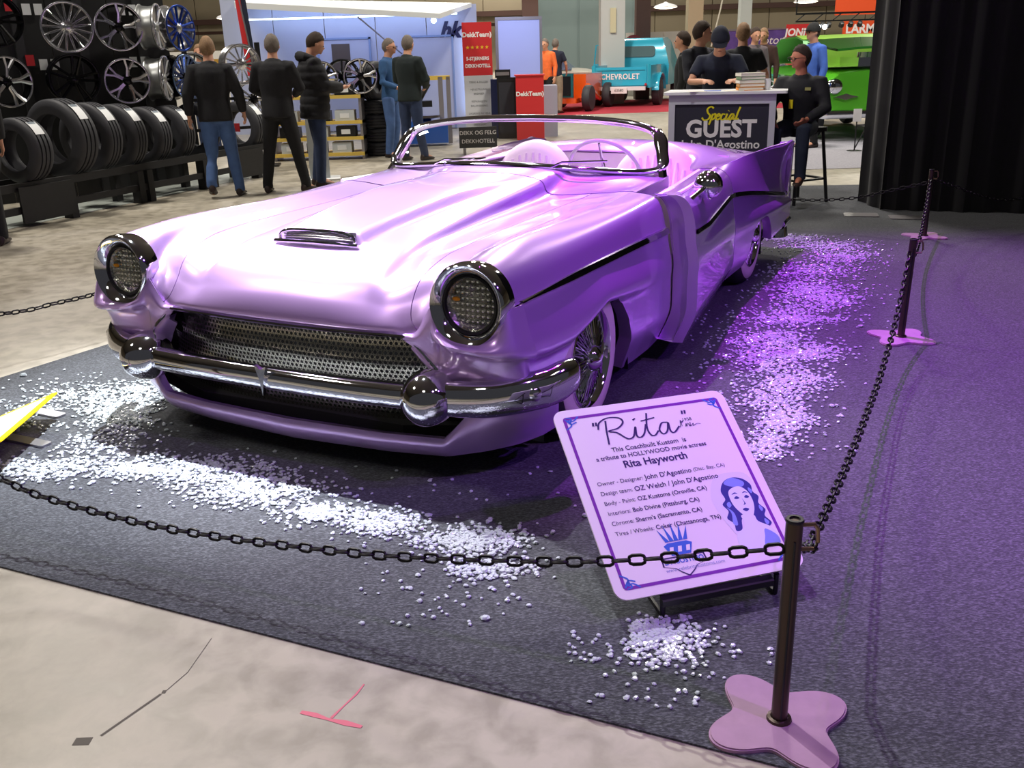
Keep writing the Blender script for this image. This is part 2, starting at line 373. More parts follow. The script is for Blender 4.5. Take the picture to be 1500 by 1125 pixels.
# --- doors: the driver's door stands ajar, hinged at its rear edge
def upper_pts(y0, y1, ny, nq=14):
    G = []
    for i in range(ny+1):
        y = y0+(y1-y0)*i/ny; zt = trimz(y)
        a = Vector((lin([.95, 1.4, 2.2, 2.8, 3.3, 3.84], [.925, .925, .925, .955, 1.01, 1.055], y), y, lin([.95, 1.4, 2.2, 2.8, 3.3, 3.84], [.862, .85, .842, .855, .862, .852], y)))
        b = Vector((xlow(y, zt-.008), y, zt)); c = Vector((lin([.95, 2.2, 2.7, 3.2, 3.84], [1.01, 1.01, .99, .975, .985], y), y, lin([.95, 2.2, 2.7, 3.84], [.845, .825, .78, .68], y)))
        G.append([a*(1-t)**2+c*2*t*(1-t)+b*t*t for t in [k/nq for k in range(nq+1)]])
    return G
def door_mb():
    y0, y1 = .965, 2.19; m = MB(); U = upper_pts(y0, y1, 20, 14); L = side_pts(y0, y1, 20, 24)
    O = [[Vector(p) for p in u]+[Vector(p) for p in l[1:]] for u, l in zip(U, L)]
    I = [[Vector((p.x-.115-.02*(k > 18), p.y, p.z-.01 if k == 0 else p.z)) for k, p in enumerate(r)] for r in O]
    m.grid(O); m.grid([[I[i][0], O[i][0]] for i in range(len(O))])
    m.grid([[I[i][-1], O[i][-1]] for i in range(len(O))])
    m.grid([O[-1], I[-1]])
    # leading edge face, stepped like a real jamb
    f = O[0]; g = [p+Vector((-.05, -.004, 0)) for p in f]; h = [p+Vector((-.055, .03, 0)) for p in f]; e = [p+Vector((-.13, .034, 0)) for p in f]
    m.grid([f, g]); m.grid([g, h]); m.grid([h, e])
    return m, I
def door(ang, sgn):
    m, I = door_mb(); n = MB(); n.grid([[p+Vector((-.004, .03 if i == 0 else 0, 0)) for p in r] for i, r in enumerate(I)])
    hinge = Vector((1.03, 2.19, 0)); T = Matrix.Translation(hinge) @ Matrix.Rotation(ang, 4, 'Z') @ Matrix.Translation(-hinge)
    if sgn < 0: T = Matrix.Scale(-1, 4, (1, 0, 0)) @ T
    d = obj('door', m.xf(T), PAINT, car)
    obj('door_trim_panel', n.xf(T), CREAM, d)
    t = MB()
    rows = []
    for k in range(25):
        y = .975+(2.185-.975)*k/24; z = trimz(y); x = xlow(y, z-.008); w_ = .022
        rows.append([Vector((x-.004, y, z+w_*.5)), Vector((x+.008, y, z+w_*.55)), Vector((x+.013, y, z)), Vector((x+.014, y, z-w_*.5)), Vector((x-.002, y, z-w_*.55))])
    t.grid(rows); obj('side_trim', t.xf(T), CHROME, d)
    s = MB(); s.tube([(.925, 1.0, .862), (.925, 1.3, .853), (.922, 1.7, .846), (.918, 2.17, .842)], .012, 8)
    obj('sill_capping', s.xf(T), CREAM, d)
    mm = MB()
    # round peep mirror on a stalk
    mm.tube([(.95, 1.04, .812), (.98, 1.12, .835), (1.01, 1.22, .862)], [.016, .012, .014], 10)
    mm.ball((.955, 1.03, .805), .028, 12, 6, (1, 1.3, .5))
    Mr = Matrix.Translation((1.02, 1.28, .868)) @ Matrix.Rotation(R(90), 4, 'X')
    mm.lathe([(0, .068), (.035, .06), (.058, .038), (.07, .01), (.072, -.014), (.066, -.02), (.061, -.014), (0, -.012)], 24, Mr)
    if sgn > 0: obj('door_mirror', mm.xf(T), CHROME, d)
    if sgn > 0:
        r = MB().ball((1.0, .99, .42), .008, 8, 6); obj('courtesy_reflector', r.xf(T), mat('amber_red_lens', (200, 60, 30), .2), d)
    return d
door(R(6.2), 1); door(0, -1)
side_both('door_sill', lambda: MB().box(.70, .93, .96, 2.2, .13, .20), PAINT)
# --- rear quarters with fins
def quarter():
    m = skin(upper_pts(2.2, 3.84, 60, 16)); a = skin(side_pts(2.2, 3.84, 90)); m.add(a.v, a.f)
    # tail closing face
    J = []
    for k in range(20):
        t = k/19; u = upper_pts(3.84, 3.85, 1, 19)[0][k]; J.append([u, Vector((u.x-.10, 3.86, u.z-.01))])
    m.grid(J); J = []
    for k in range(12):
        z = .475-(.475-.27)*k/11; J.append([Vector((xlow(3.84, z), 3.84, z)), Vector((.5, 3.93, z))])
    m.grid(J)
    return m
side_both('rear_fender', quarter, PAINT)
DN = [
 [(0, 2.70, .88), (0, 2.8, .925), (0, 3.0, .930), (0, 3.3, .893), (0, 3.6, .85), (0, 3.86, .78), (0, 3.93, .66), (0, 3.95, .45)],
 [(.3, 2.70, .872), (.3, 2.8, .915), (.3, 3.0, .922), (.3, 3.3, .885), (.3, 3.6, .843), (.3, 3.86, .77), (.3, 3.93, .65), (.3, 3.95, .45)],
 [(.62, 2.62, .85), (.61, 2.75, .885), (.6, 3.0, .896), (.6, 3.3, .855), (.6, 3.6, .815), (.6, 3.86, .74), (.6, 3.93, .64), (.6, 3.95, .45)],
 [(.76, 2.20, .835), (.78, 2.5, .848), (.80, 2.9, .860), (.83, 3.3, .82), (.85, 3.6, .79), (.86, 3.84, .72), (.86, 3.90, .62), (.86, 3.93, .45)],
 [(.84, 2.20, .842), (.86, 2.5, .845), (.89, 2.9, .855), (.93, 3.3, .82), (.95, 3.6, .78), (.96, 3.83, .71), (.96, 3.88, .60), (.95, 3.91, .45)],
 [(.922, 2.20, .842), (.935, 2.5, .849), (.965, 2.9, .857), (1.008, 3.3, .858), (1.032, 3.6, .853), (1.052, 3.84, .848), (1.04, 3.86, .62), (1.03, 3.86, .45)]]
obj('rear_deck', skin(mirror_rows(netgrid(DN, 40, 70))), PAINT, car)
# --- chrome trims on the fenders
def trim_front():
    t = MB(); rows = []
    for k in range(50):
        y = -.60+1.55*k/49; z = trimz(y)+.002; x = lin([-.7, -.6, .95], [.978, .984, 1.017], y); w_ = .006+.018*sstep(-.6, -.1, y)
        rows.append([Vector((x-.006, y, z+w_*.6)), Vector((x+.006, y, z+w_*.5)), Vector((x+.011, y, z)), Vector((x+.013, y, z-w_*.5)), Vector((x-.003, y, z-w_*.6))])
    return t.grid(rows)
side_both('side_trim', trim_front, CHROME)
def trim_rear():
    t = MB(); rows = []
    for k in range(60):
        y = 2.2+1.64*k/59; z = trimz(y); x = xlow(y, z-.008); w_ = .024
        rows.append([Vector((x-.006, y, z+w_*.6)), Vector((x+.008, y, z+w_*.55)), Vector((x+.013, y, z)), Vector((x+.014, y, z-w_*.5)), Vector((x-.003, y, z-w_*.6))])
    t.grid(rows)
    c = [(1.053, 3.842, .85), (1.05, 3.85, .78), (1.045, 3.852, .6), (1.05, 3.85, .47), (1.045, 3.85, .34), (1.03, 3.85, .27)]
    return t.tube([crs(np.array(c), i*5/20) for i in range(21)], .008, 6)
side_both('side_trim', trim_rear, CHROME)
# --- headlamps
LENSM = mat('lamp_reflector', (190, 190, 178), .12, .9, bump=.9, bscale=38)
for s in (1, -1):
    M = Matrix.Translation((s*.83, -.655, .705)) @ Matrix.Rotation(R(90), 4, 'X') @ Matrix.Rotation(R(-4), 4, 'X')
    b = MB().lathe([(.150, -.02), (.153, .02), (.150, .055), (.140, .068), (.128, .062), (.112, .040), (.104, .025), (.100, .02)], 48, M)
    hb = obj('headlamp', b, CHROME, car)
    obj('lamp_gasket', MB().lathe([(.108, .02), (.106, .034), (.098, .036), (.094, .026)], 48, M), BLACK, hb)
    obj('lamp_reflector', MB().lathe([(.098, .022), (.07, -.02), (.03, -.04), (0, -.045)], 32, M), LENSM, hb)
    g = MB()
    for k in range(9):
        for j in range(9):
            x = -.08+.02*k; y = -.08+.02*j
            if x*x+y*y < .0076: g.ball(M @ Vector((x, y, .005)), .008, 6, 4)
    obj('lamp_optic', g, mat('cut_glass', (225, 225, 215), .06, .85), hb)
    lens = MB().lathe([(0, .052), (.04, .049), (.07, .042), (.096, .028)], 32, M)
    obj('lamp_lens', lens, GLASS, hb)
    am = MB().ball(M @ Vector((-.06*1, .015, .02)), .012, 8, 6, (1.4, .7, .6), M.to_3x3().to_4x4()); obj('amber_bulb', am, mat('amber_glass', (250, 160, 20), .2), hb)
# --- grille: perforated plate, recess and lower valance
m = MB(); pit = .0215; rr = .0072
def gy(x): return -.645+.16*abs(x/.8)**3
def inside(x, z):
    if z > .40: lim = .70-(.14)*(z-.40)/.17 if z > .46 else .70-.01
    else: lim = .80
    return abs(x) < lim
nx = int(1.7/pit); nz_ = int(.42/(pit*.866))
for j in range(nz_):
    for i in range(nx):
        x = -.85+pit*(i+.5*(j % 2)); z = .17+pit*.866*j
        if not inside(x, z) or z > .575: continue
        o = []; q = []
        for k in range(12):
            a = 2*pi*k/12; 
            ro = pit*.5/cos(((a+pi/6) % (pi/3))-pi/6)
            o.append((ro*sin(a), ro*cos(a))); q.append((rr*sin(a), rr*cos(a)))
        yy = lambda X, Z: gy(X)+.02*sin(Z*40)*.3+.0
        V = [(x+a, yy(x+a, z+b), z+b) for a, b in o[::1]]+[(x+a, yy(x+a, z+b), z+b) for a, b in q]
        m.add(V, [(k, (k+1) % 12, 12+(k+1) % 12, 12+k) for k in range(12)])
stuff(obj('grille_mesh', m, mat('grille_metal', (168, 164, 150), .25, 1), car, smooth=False))
m = MB(); P = []
for i in range(25):
    x = -.86+1.72*i/24; P.append([Vector((x, -.68+.16*abs(x/.8)**3+.0, .575-.0)), Vector((x, gy(x)+.05, .58)), Vector((x, gy(x)+.08, .38)), Vector((x, gy(x)+.05, .15)), Vector((x, -.70+.2*abs(x/.8)**3, .15))])
m.grid(P); obj('grille_recess', m, BLACK, car)
def val():
    G = []
    for i in range(81):
        a = -1+2*i/80; s = abs(a); x = lin([0, .4, .62, .76, .84, .92, 1], [0, .45, .72, .86, .95, 1.01, 1.03], s)
        y = lin([0, .45, .72, .86, .95, 1.01, 1.03], [-.735, -.722, -.685, -.635, -.575, -.48, -.375], x)
        zt = lin([0, .70, .80, .86, 1.0, 1.03], [.178, .185, .30, .34, .36, .36], x); zb = lin([0, .7, 1.03], [.085, .10, .16], x)
        X = x if a > 0 else -x; col = [Vector((X*.985, y+.03, zt-.004)), Vector((X, y+.002, zt))]
        for k in range(1, 9):
            t = k/8; col.append(Vector((X*(1-.02*t*t), y-.012*sin(pi*t)+.03*t*t, zt+(zb-zt)*t)))
        col.append(Vector((X*.96, y+.09, zb+.004))); G.append(col)
    return MB().grid(G)
obj('front_valance', val(), PAINT, car)
obj('underbody', MB().prism([(-.94, -.30), (-.9, -.5), (-.5, -.66), (.5, -.66), (.9, -.5), (.94, -.30), (.72, -.3), (.72, .42), (.93, .5), (.93, 2.4), (.72, 2.45), (.72, 3.3), (.92, 3.4), (.9, 3.8), (-.9, 3.8), (-.92, 3.4), (-.72, 3.3), (-.72, 2.45), (-.93, 2.4), (-.93, .5), (-.72, .42), (-.72, -.3)], .14, .20), mat('underbody_black', (8, 8, 9), .9), car, smooth=False)
def liner(yc, rad):
    m = MB()
    for _ in (0,):
        prof = []
        for k in range(17):
            a = pi*k/16; prof.append((yc-rad*cos(a), .12+.47*sin(a)))
        m.grid([[(.70, y, z), (.985, y, min(z, .60))] for y, z in prof]); m.grid([[(.70, y, z), (.70, y, .12)] for y, z in prof])
    return m
side_both('wheel_housing', lambda: liner(.035, .47), BLACK); side_both('wheel_housing', lambda: liner(2.86, .40), BLACK)
# --- hood lip moulding and scoop
p = [Vector(q) for q in [(-.585, -.703, .56), (-.56, -.712, .572), (-.4, -.722, .571), (-.2, -.73, .569), (0, -.732, .568), (.2, -.73, .569), (.4, -.722, .571), (.56, -.712, .572), (.585, -.703, .56)]]
p = [(-.70, -.705, .455), (-.66, -.71, .50)]+[tuple(q) for q in p]+[(.66, -.71, .50), (.70, -.705, .455)]
obj('hood_lip_moulding', MB().tube([crs(np.array(p), i*12/72) for i in range(73)], .007, 6), CHROME, car)
m = MB(); arch = []
for k in range(33):
    a = pi*k/32; cx = abs(cos(a))**.45*(1 if cos(a) > 0 else -1); arch.append(Vector((.185*cx, -.438, .832+.045*sin(a)**.5*(.85+.15*sin(a)))))
m.tube(arch, .0075, 8); m.tube([(-.205, -.448, .828), (-.1, -.46, .833), (0, -.463, .835), (.1, -.46, .833), (.205, -.448, .828)], .009, 8)
sc_ = obj('hood_scoop', m, CHROME, car)
m = MB()
for k in range(3): m.tube([(-.17, -.43, .845+.009*k), (0, -.437, .848+.009*k), (.17, -.43, .845+.009*k)], .0028, 5)
obj('scoop_louvre', m, DCHROME, sc_)
obj('scoop_backing', MB().add([(-.18, -.42, .82), (.18, -.42, .82), (.17, -.405, .872), (-.17, -.405, .872)], [(0, 1, 2, 3)]), mat('scoop_dark', (70, 62, 78), .5), sc_)
# --- front bumper with bullets
bp = [(0, -.80), (.25, -.797), (.45, -.788), (.68, -.765), (.85, -.725), (.96, -.66), (1.05, -.56), (1.10, -.47), (1.11, -.42)]
m = MB(); rows = []
for i in range(-64, 65):
    s = abs(i)/8; q = crs(np.array(bp, float), s); x = q[0]*(1 if i >= 0 else -1); y = q[1]
    q2 = crs(np.array(bp, float), min(8, s+.05)); q1 = crs(np.array(bp, float), max(0, s-.05)); T = Vector((q2[0]-q1[0], q2[1]-q1[1], 0)).normalized(); n = Vector((-T.y, T.x, 0))
    n = Vector((T.y, -T.x, 0)); 
    if i < 0: n = Vector((-n.x, n.y, 0))
    hz = lin([0, 2.6, 3.2, 5, 6.6, 7.4, 7.8, 8], [.046, .048, .064, .070, .074, .060, .036, .01], s); dp = lin([0, 3, 6, 7.3, 8], [.042, .05, .055, .045, .008], s); zc = lin([0, 3, 4.5, 6, 7, 8], [.372, .374, .378, .392, .412, .430], s)
    rows.append([Vector((x, y, zc))+n*dp*(1 if cos(a) > 0 else .6)*abs(cos(a))**.7*(1 if cos(a) > 0 else -1)+Vector((0, 0, hz*sin(a))) for a in [2*pi*k/20 for k in range(20)]])
m.grid(rows, False, True); m.add(rows[0], [tuple(range(20))]); m.add(rows[-1], [tuple(range(20))])
bu = obj('front_bumper', m, CHROME, car)
for s in (-1, 1):
    M = Matrix.Translation((s*.685, -.745, .372)) @ Matrix.Rotation(R(90), 4, 'X') @ Matrix.Rotation(R(s*10), 4, 'Y')
    obj('bumper_bullet', MB().lathe([(.06, -.07), (.092, -.04), (.103, 0), (.100, .04), (.086, .082), (.06, .112), (.03, .128), (0, .133)], 36, M), CHROME, bu)
    M = Matrix.Translation((s*1.035, -.625, .392)) @ Matrix.Rotation(R(90), 4, 'X') @ Matrix.Rotation(R(s*48), 4, 'Y')
    obj('bumper_stud', MB().lathe([(.036, -.01), (.036, .008), (.028, .022), (.016, .03), (0, .034)], 20, M), CHROME, bu)
obj('bumper_crest', MB().prism([(-.028, .06), (0, .045), (.028, .06), (.012, .01), (0, -.06), (-.012, .01)], 0, .018, Matrix.Translation((0, -.835, .375)) @ Matrix.Rotation(R(90), 4, 'X')), CHROME, bu)
# --- rear bumper
for s in (-1, 1):
    M = Matrix.Translation((s*.98, 3.80, .25)); 
    g = MB().lathe([(0, .09), (.04, .085), (.06, .06), (.072, 0), (.085, -.09), (.07, -.10), (0, -.10)], 20, M); obj('rear_bumper_guard', g, CHROME, car)
obj('rear_bumper', MB().tube([(-1.04, 3.62, .27), (-1.05, 3.8, .28), (-.9, 3.96, .28), (0, 4.02, .28), (.9, 3.96, .28), (1.05, 3.8, .28), (1.04, 3.62, .27)], .035, 12, True), CHROME, car)
# --- wheels
def wheel(s, y):
    M = Matrix.Translation((s*1.0, y, .33)) @ Matrix.Rotation(R(90)*s, 4, 'Y')      # local z points outward
    tyre = MB().lathe([(.20, -.01), (.24, .0), (.295, -.004), (.318, -.03), (.33, -.06), (.331, -.10), (.331, -.15), (.318, -.19), (.29, -.215), (.21, -.20)], 56, M)
    t = obj('tyre', tyre, RUB, car)
    obj('whitewall', MB().lathe([(.212, .001), (.23, .006), (.262, .008), (.284, .004), (.290, -.002)], 56, M), WWALL, t)
    w_ = obj('wheel_rim', MB().lathe([(.215, -.01), (.213, .008), (.205, .012), (.196, .004), (.190, -.02), (.182, -.05), (.178, -.10)], 48, M), CHROME, t)
    sp = MB()
    for k in range(36):
        a = 2*pi*k/36; 
        for d, (r0, h0, r1, h1) in ((.17, (.055, .012, .192, -.018)), (-.17, (.055, .012, .192, -.018)), (.2, (.05, -.05, .185, -.04))):
            sp.tube([M @ Vector((r0*cos(a), r0*sin(a), h0)), M @ Vector((r1*cos(a+d), r1*sin(a+d), h1))], .0028, 4, False)
    stuff(obj('wheel_spokes', sp, CHROME, w_))
    obj('hub_cap', MB().lathe([(.07, -.02), (.068, .005), (.055, .012), (.05, .03), (.03, .045), (.012, .052), (0, .052)], 28, M), CHROME, w_)
    obj('brake_drum', MB().lathe([(.175, -.09), (.10, -.08), (0, -.08)], 24, M), mat('brake_iron', (45, 42, 48), .4, .7), w_)
    kn = MB()
    for k in range(3):
        a = 2*pi*k/3+.4; kn.tube([M @ Vector((.01*cos(a), .01*sin(a), .04)), M @ Vector((.075*cos(a), .075*sin(a), .035))], [.012, .006], 8)
    obj('spinner', kn, CHROME, w_)
for s in (1, -1):
    for y in (0, 2.863): wheel(s, y)
# --- windscreen
def ws(su, sv):
    h = (sv+1)/2
    b = Vector((.86*su, 1.09+.30*abs(su)**2.3, .968-.082*abs(su)**2)); t = Vector((.765*su, 1.60-.035*abs(su)**2, 1.168-.036*abs(su)**2.2))
    return b.lerp(t, h)
def sup(a, n=5.5):
    c, s_ = cos(a), sin(a); return ((abs(c)**(2/n))*(1 if c > 0 else -1), (abs(s_)**(2/n))*(1 if s_ > 0 else -1))
ring = []; rad = []
for k in range(160):
    a = 2*pi*k/160; su, sv = sup(a); ring.append(ws(su, sv)); rad.append(.016+.010*(abs(su) > .97)*sstep(1, .3, abs(sv))+.005*(sv > 0))
wf = obj('windscreen_frame', MB().tube(ring, rad, 10, False, 1.25, True), CHROME, car)
obj('windscreen_glass', MB().grid([[ws(su*r_, sv*r_) for su, sv in [sup(2*pi*k/160)]][0:1]*1+[ws(sup(2*pi*k/160)[0]*r_*1, sup(2*pi*k/160)[1]*r_) for r_ in ()] for k in ()] or [[ws(-.99+1.98*i/40, -.98+1.96*j/10) for j in range(11)] for i in range(41)]), GLASS, wf)
def pillar():
    m = MB(); rows = []
    for k in range(12):
        t = k/11; c = ws(.985, -1+2*t*.93); wd = .055-.02*t
        rows.append([c+Vector((-.012, -.02, 0)), c+Vector((.012, -.012, 0)), c+Vector((.018, wd*.5, 0)), c+Vector((.010, wd, 0)), c+Vector((-.014, wd, 0))])
    return m.grid(rows, False, True)
for s in (1, -1):
    q = pillar(); 
    if s < 0: q.xf(Matrix.Scale(-1, 4, (1, 0, 0)))
    obj('windscreen_pillar', q, CHROME, wf)
for s in (-.35, .35):
    obj('wiper_arm', MB().tube([(s, 1.07, .962), (s+.05, 1.10, .985), (s+.28, 1.15, .99)], .006, 6), CHROME, car)
# --- cockpit
INT = mat('interior_carpet', (200, 190, 205), .9)
m = MB(); m.box(-.88, .88, 1.2, 2.78, .19, .22); obj('cockpit_floor', m, INT, car, smooth=False)
m = MB(); m.grid([[(x, 2.72, z) for z in (.2, .5, .86)] for x in (-.86, -.4, 0, .4, .86)]); obj('rear_bulkhead', m, CREAM, car)
m = MB(); P = []
for i in range(33):
    x = -.80+1.6*i/32; y = 1.12+.22*abs(x/.8)**2.3; P.append([Vector((x, y+dy, z-.05*abs(x/.8)**2)) for dy, z in ((.0, .945), (.10, .955), (.22, .945), (.30, .91), (.31, .84), (.26, .74), (.18, .62))])
m.grid(P); obj('dashboard', m, CREAM, car)
def sidewall():
    return MB().box(.80, .84, 1.0, 2.7, .2, .80)
side_both('inner_side_panel', sidewall, CREAM)
def seat(cx, name_lbl=None):
    m = MB()
    # arched backrest: outline extruded, with front face slightly scooped
    n = 28; out = []
    for k in range(n+1):
        a = pi*k/n; out.append((.33*cos(a), .525*sin(a)**.72))
    rows = []
    for dpt, sc in ((.0, .90), (-.035, .97), (-.05, 1.0), (-.075, 1.0), (-.10, .97), (-.115, .88)):
        rows.append([Vector((cx+x*sc, 2.52+dpt+.24*(z*sc), .43+z*sc)) for x, z in out])
    b = MB(); b.grid(rows)
    b.add(rows[0], [tuple(range(n+1))]); b.add(rows[-1], [tuple(range(n+1))])
    s_ = obj('seat_back', b, CREAM, car)
    # vertical pleats
    for k in range(11):
        x = -.25+.05*k; h = .48*(1-(x/.31)**2)**.40
        p_ = MB().tube([(cx+x, 2.40+.24*t, .43+t) for t in (.05, h*.3, h*.6, h*.93)], [.012, .025, .026, .010], 8, True); obj('pleat', p_, CREAM, s_)
    c = MB(); rows = []
    for i in range(15):
        u = -1+2*i/14; rows.append([Vector((cx+.29*u, 1.92+.52*j/10, .36+.12*(1-abs(u)**4)*(1-abs(2*j/10-1)**4)+.03*(1-j/10))) for j in range(11)])
    c.grid(rows); c.box(cx-.28, cx+.28, 1.94, 2.42, .22, .38); obj('seat_cushion', c, CREAM, car)
seat(.435); seat(-.435)
obj('centre_console', MB().box(-.10, .10, 1.35, 2.6, .2, .52), CREAM, car)
# steering wheel
M = Matrix.Translation((.365, 1.80, .845)) @ Matrix.Rotation(R(-62), 4, 'X')
m = MB().tube([M @ Vector((.218*cos(2*pi*k/48), .218*sin(2*pi*k/48), 0)) for k in range(48)], .011, 8, False, 1, True)
sw = obj('steering_wheel', m, WHITE, car)
m = MB(); m.lathe([(.045, -.03), (.045, 0), (.03, .015), (0, .018)], 20, M)
for a in (0, 180, 270): m.tube([M @ Vector((.03*cos(R(a)), .03*sin(R(a)), 0)), M @ Vector((.2*cos(R(a)), .2*sin(R(a)), 0))], [.012, .007], 6)
obj('wheel_hub', m, CHROME, sw)
obj('steering_column', MB().tube([M @ Vector((0, 0, -.02)), M @ Vector((0, 0, -.42))], .025, 12), CREAM, sw)
# ------------------------------------------------------------------ exhibits: posts, chains, signs, crystals
OLIVE = mat('bronze_post', (78, 66, 58), .35, .7)
MAUVE = mat('pale_base_plate', (164, 128, 156), .6, noise=(30, .06))
CHN = mat('black_chain', (24, 22, 26), .4, .5)
def base_outline(rad, ph):
    o = []
    for k in range(96):
        a = 2*pi*k/96; r_ = rad*(.86+.22*cos(4*(a-ph)))
        o.append((r_*cos(a), r_*sin(a)))
    return o
def post(loc, lean, ph, label):
    t = thing('barrier_post', label, 'barrier post', loc, 0, 'chain posts around the car')
    m = MB(); o = base_outline(.172, ph); m.prism(o, .0065, .014); m.prism([(x*.97, y*.97) for x, y in o], .014, .0175); obj('base_plate', m, MAUVE, t)
    m = MB(); m.tube([(0, 0, .0175), (lean[0], lean[1], .545)], .019, 16); 
    m.lathe([(.030, .0175), (.028, .024), (.021, .026)], 16); obj('pole', m, OLIVE, t)
    m = MB(); 
    m.tube([(-.002, -.0195, .03), (lean[0]-.002, lean[1]-.0195, .50)], .0028, 5)
    obj('pole_groove', m, BLACK, t)
    e = Vector((lean[0], lean[1], .545))
    obj('pole_cap', MB().lathe([(.0195, -.004), (.021, 0), (.019, .004), (.012, .004), (.011, -.01), (0, -.012)], 16, Matrix.Translation(e)), BLACK, t)
    m = MB().tube([e+Vector(q) for q in ((.018, 0, -.012), (.045, 0, -.012), (.052, 0, -.022), (.055, 0, -.055), (.048, 0, -.072), (.018, 0, -.072))], .005, 8); obj('chain_hook', m, mat('brass_hook', (150, 128, 100), .3, .9), t)
    return t
PA = (.61, 1.84); PB = (2.11, 4.87); PC = (3.40, 7.62); PD = (4.9, 8.2)
post((*PA, 0), (.0, 0, 0), R(21), 'nearest chain post, dark bronze pole on a four-lobed mauve plate in the foreground')
post((*PB, 0), (.01, 0, 0), R(45), 'second chain post back on the right, on a mauve four-lobed plate')
post((*PC, 0), (.0, 0, 0), R(45), 'farthest whole chain post, in front of the black curtain')
post((5.0, 8.05, 0), (.0, 0, 0), R(45), 'chain post cut off at the right edge of the photo beneath the curtain')
post((-2.30, 3.13, 0), (.0, 0, 0), R(21), 'chain post left of the frame, beside the white and yellow sign')
post((-3.22, 3.88, 0), (.0, 0, 0), R(30), 'chain post farther left of the frame')
post((-1.6, 6.3, 0), (.0, 0, 0), R(30), 'chain post hidden behind the far front fender of the purple car')
def link_mesh(L, wd, r_):
    pts = []; a_ = L/2-wd/2; b_ = wd/2-r_
    for cx, a0 in ((a_, -90), (-a_, 90)):
        for k in range(5): a = R(a0+45*k); pts.append((cx+b_*cos(a), b_*sin(a), 0))
    return MB().tube(pts, r_, 6, False, 1, True)
LK = mesh_of('chain_link', link_mesh(.052, .030, .0043), CHN); LKS = link_mesh(.052, .030, .0046)
def frames(P, pitch):
    P = [Vector(p) for p in P]; out = []; acc = 0; target = pitch/2
    for a, b in zip(P, P[1:]):
        L = (b-a).length
        while acc+L >= target:
            out.append((a.lerp(b, (target-acc)/L), (b-a).normalized())); target += pitch
        acc += L
    res = []
    for k, (p, t) in enumerate(out):
        x = t; y = Vector((0, 0, 1)).cross(x).normalized(); z = x.cross(y)
        M = Matrix((x, y, z)).transposed().to_4x4(); M = Matrix.Translation(p) @ M @ Matrix.Rotation(R(20 if k % 2 else 108), 4, 'X'); res.append(M)
    return res
def spl(pts, n=140):
    A = np.array(pts, float); return [crs(A, i*(len(A)-1)/n) for i in range(n+1)]
def chain(pts, label, indiv, pitch=.041, grp=None):
    fr = frames(spl(pts), pitch)
    if indiv:
        t = thing('barrier_chain', label, 'chain', tuple(pts[0]), 0, grp); T = Matrix.Translation(-Vector(pts[0]))
        for M in fr:
            o = link('chain_link', LK, t); o.matrix_local = T @ M
    else:
        m = MB()
        for M in fr: m.add([M @ Vector(p) for p in LKS.v], LKS.f)
        t = thing('barrier_chain', label, 'chain', (0, 0, 0), 0, grp); stuff(obj('chain_links', m, CHN, t))
    return t
PE = (-2.31, 3.14)
def onl(s, z): return (.6-.913*s, 1.84+.406*s, z)
chain([(PA[0]-.02, PA[1], .475), onl(.43, .355), onl(.8, .285), onl(1.19, .23), onl(1.81, .185), onl(2.3, .20), onl(2.53, .24), onl(2.85, .33), onl(3.15, .475)], 'black chain sagging across the foreground to the nearest post', True)
chain([(PA[0]+.05, PA[1], .475), (.70, 2.02, .38), (.759, 2.141, .327), (1.074, 2.777, .235), (1.336, 3.306, .20), (1.571, 3.781, .19), (1.823, 4.29, .25), (2.0, 4.649, .37), (2.10, 4.85, .475)], 'black chain hanging between the nearest post and the second post', True)
chain([(2.12, 4.89, .475), (2.45, 5.6, .30), (2.78, 6.3, .24), (3.1, 6.98, .32), (3.39, 7.6, .475)], 'black chain between the second post and the farthest post', False)
chain([(3.38, 7.64, .44), (3.133, 7.8, .36), (2.911, 7.949, .288), (2.581, 8.172, .248), (2.2, 8.43, .26), (1.7, 8.77, .42)], 'black chain running behind the tail fin to the farthest post', False)
chain([(3.42, 7.64, .47), (4.2, 7.85, .25), (4.98, 8.05, .47)], 'black chain across the front of the black curtain', False)
chain([(-3.2, 3.9, .475), (-2.69, 4.84, .30), (-2.5, 5.06, .295), (-2.31, 5.32, .30), (-2.0, 5.75, .36), (-1.62, 6.28, .475)], 'black chain at the left of the car, ending behind the left headlamp', False)
# off-frame posts that carry the chain ends
# --- crystals strewn over the carpet
def crys_mesh(k):
    r2 = random.Random(k); v = []; n = 6
    for h, s_ in ((-.28, .8), (.05, 1.0), (.34, .62)):
        for i in range(n):
            a = 2*pi*i/n+r2.uniform(-.25, .25); q = s_*r2.uniform(.8, 1.15); v.append((.5*q*cos(a), .5*q*sin(a), h+r2.uniform(-.06, .06)))
    f = [tuple(reversed(range(n))), tuple(range(2*n, 3*n))]
    for L_ in (0, n): f += [(L_+i, L_+(i+1) % n, L_+n+(i+1) % n, L_+n+i) for i in range(n)]
    return v, f
ICE = mat('frosted_crystal', (200, 208, 214), .18, 0, .5)
ICE.node_tree.nodes['Principled BSDF'].inputs['Subsurface Weight'].default_value = 0
CV = [crys_mesh(k) for k in range(8)]; CM = []
for v, f in CV:
    m = MB(); m.add(v, f); CM.append(mesh_of('ice_crystal', m, ICE, smooth=False))
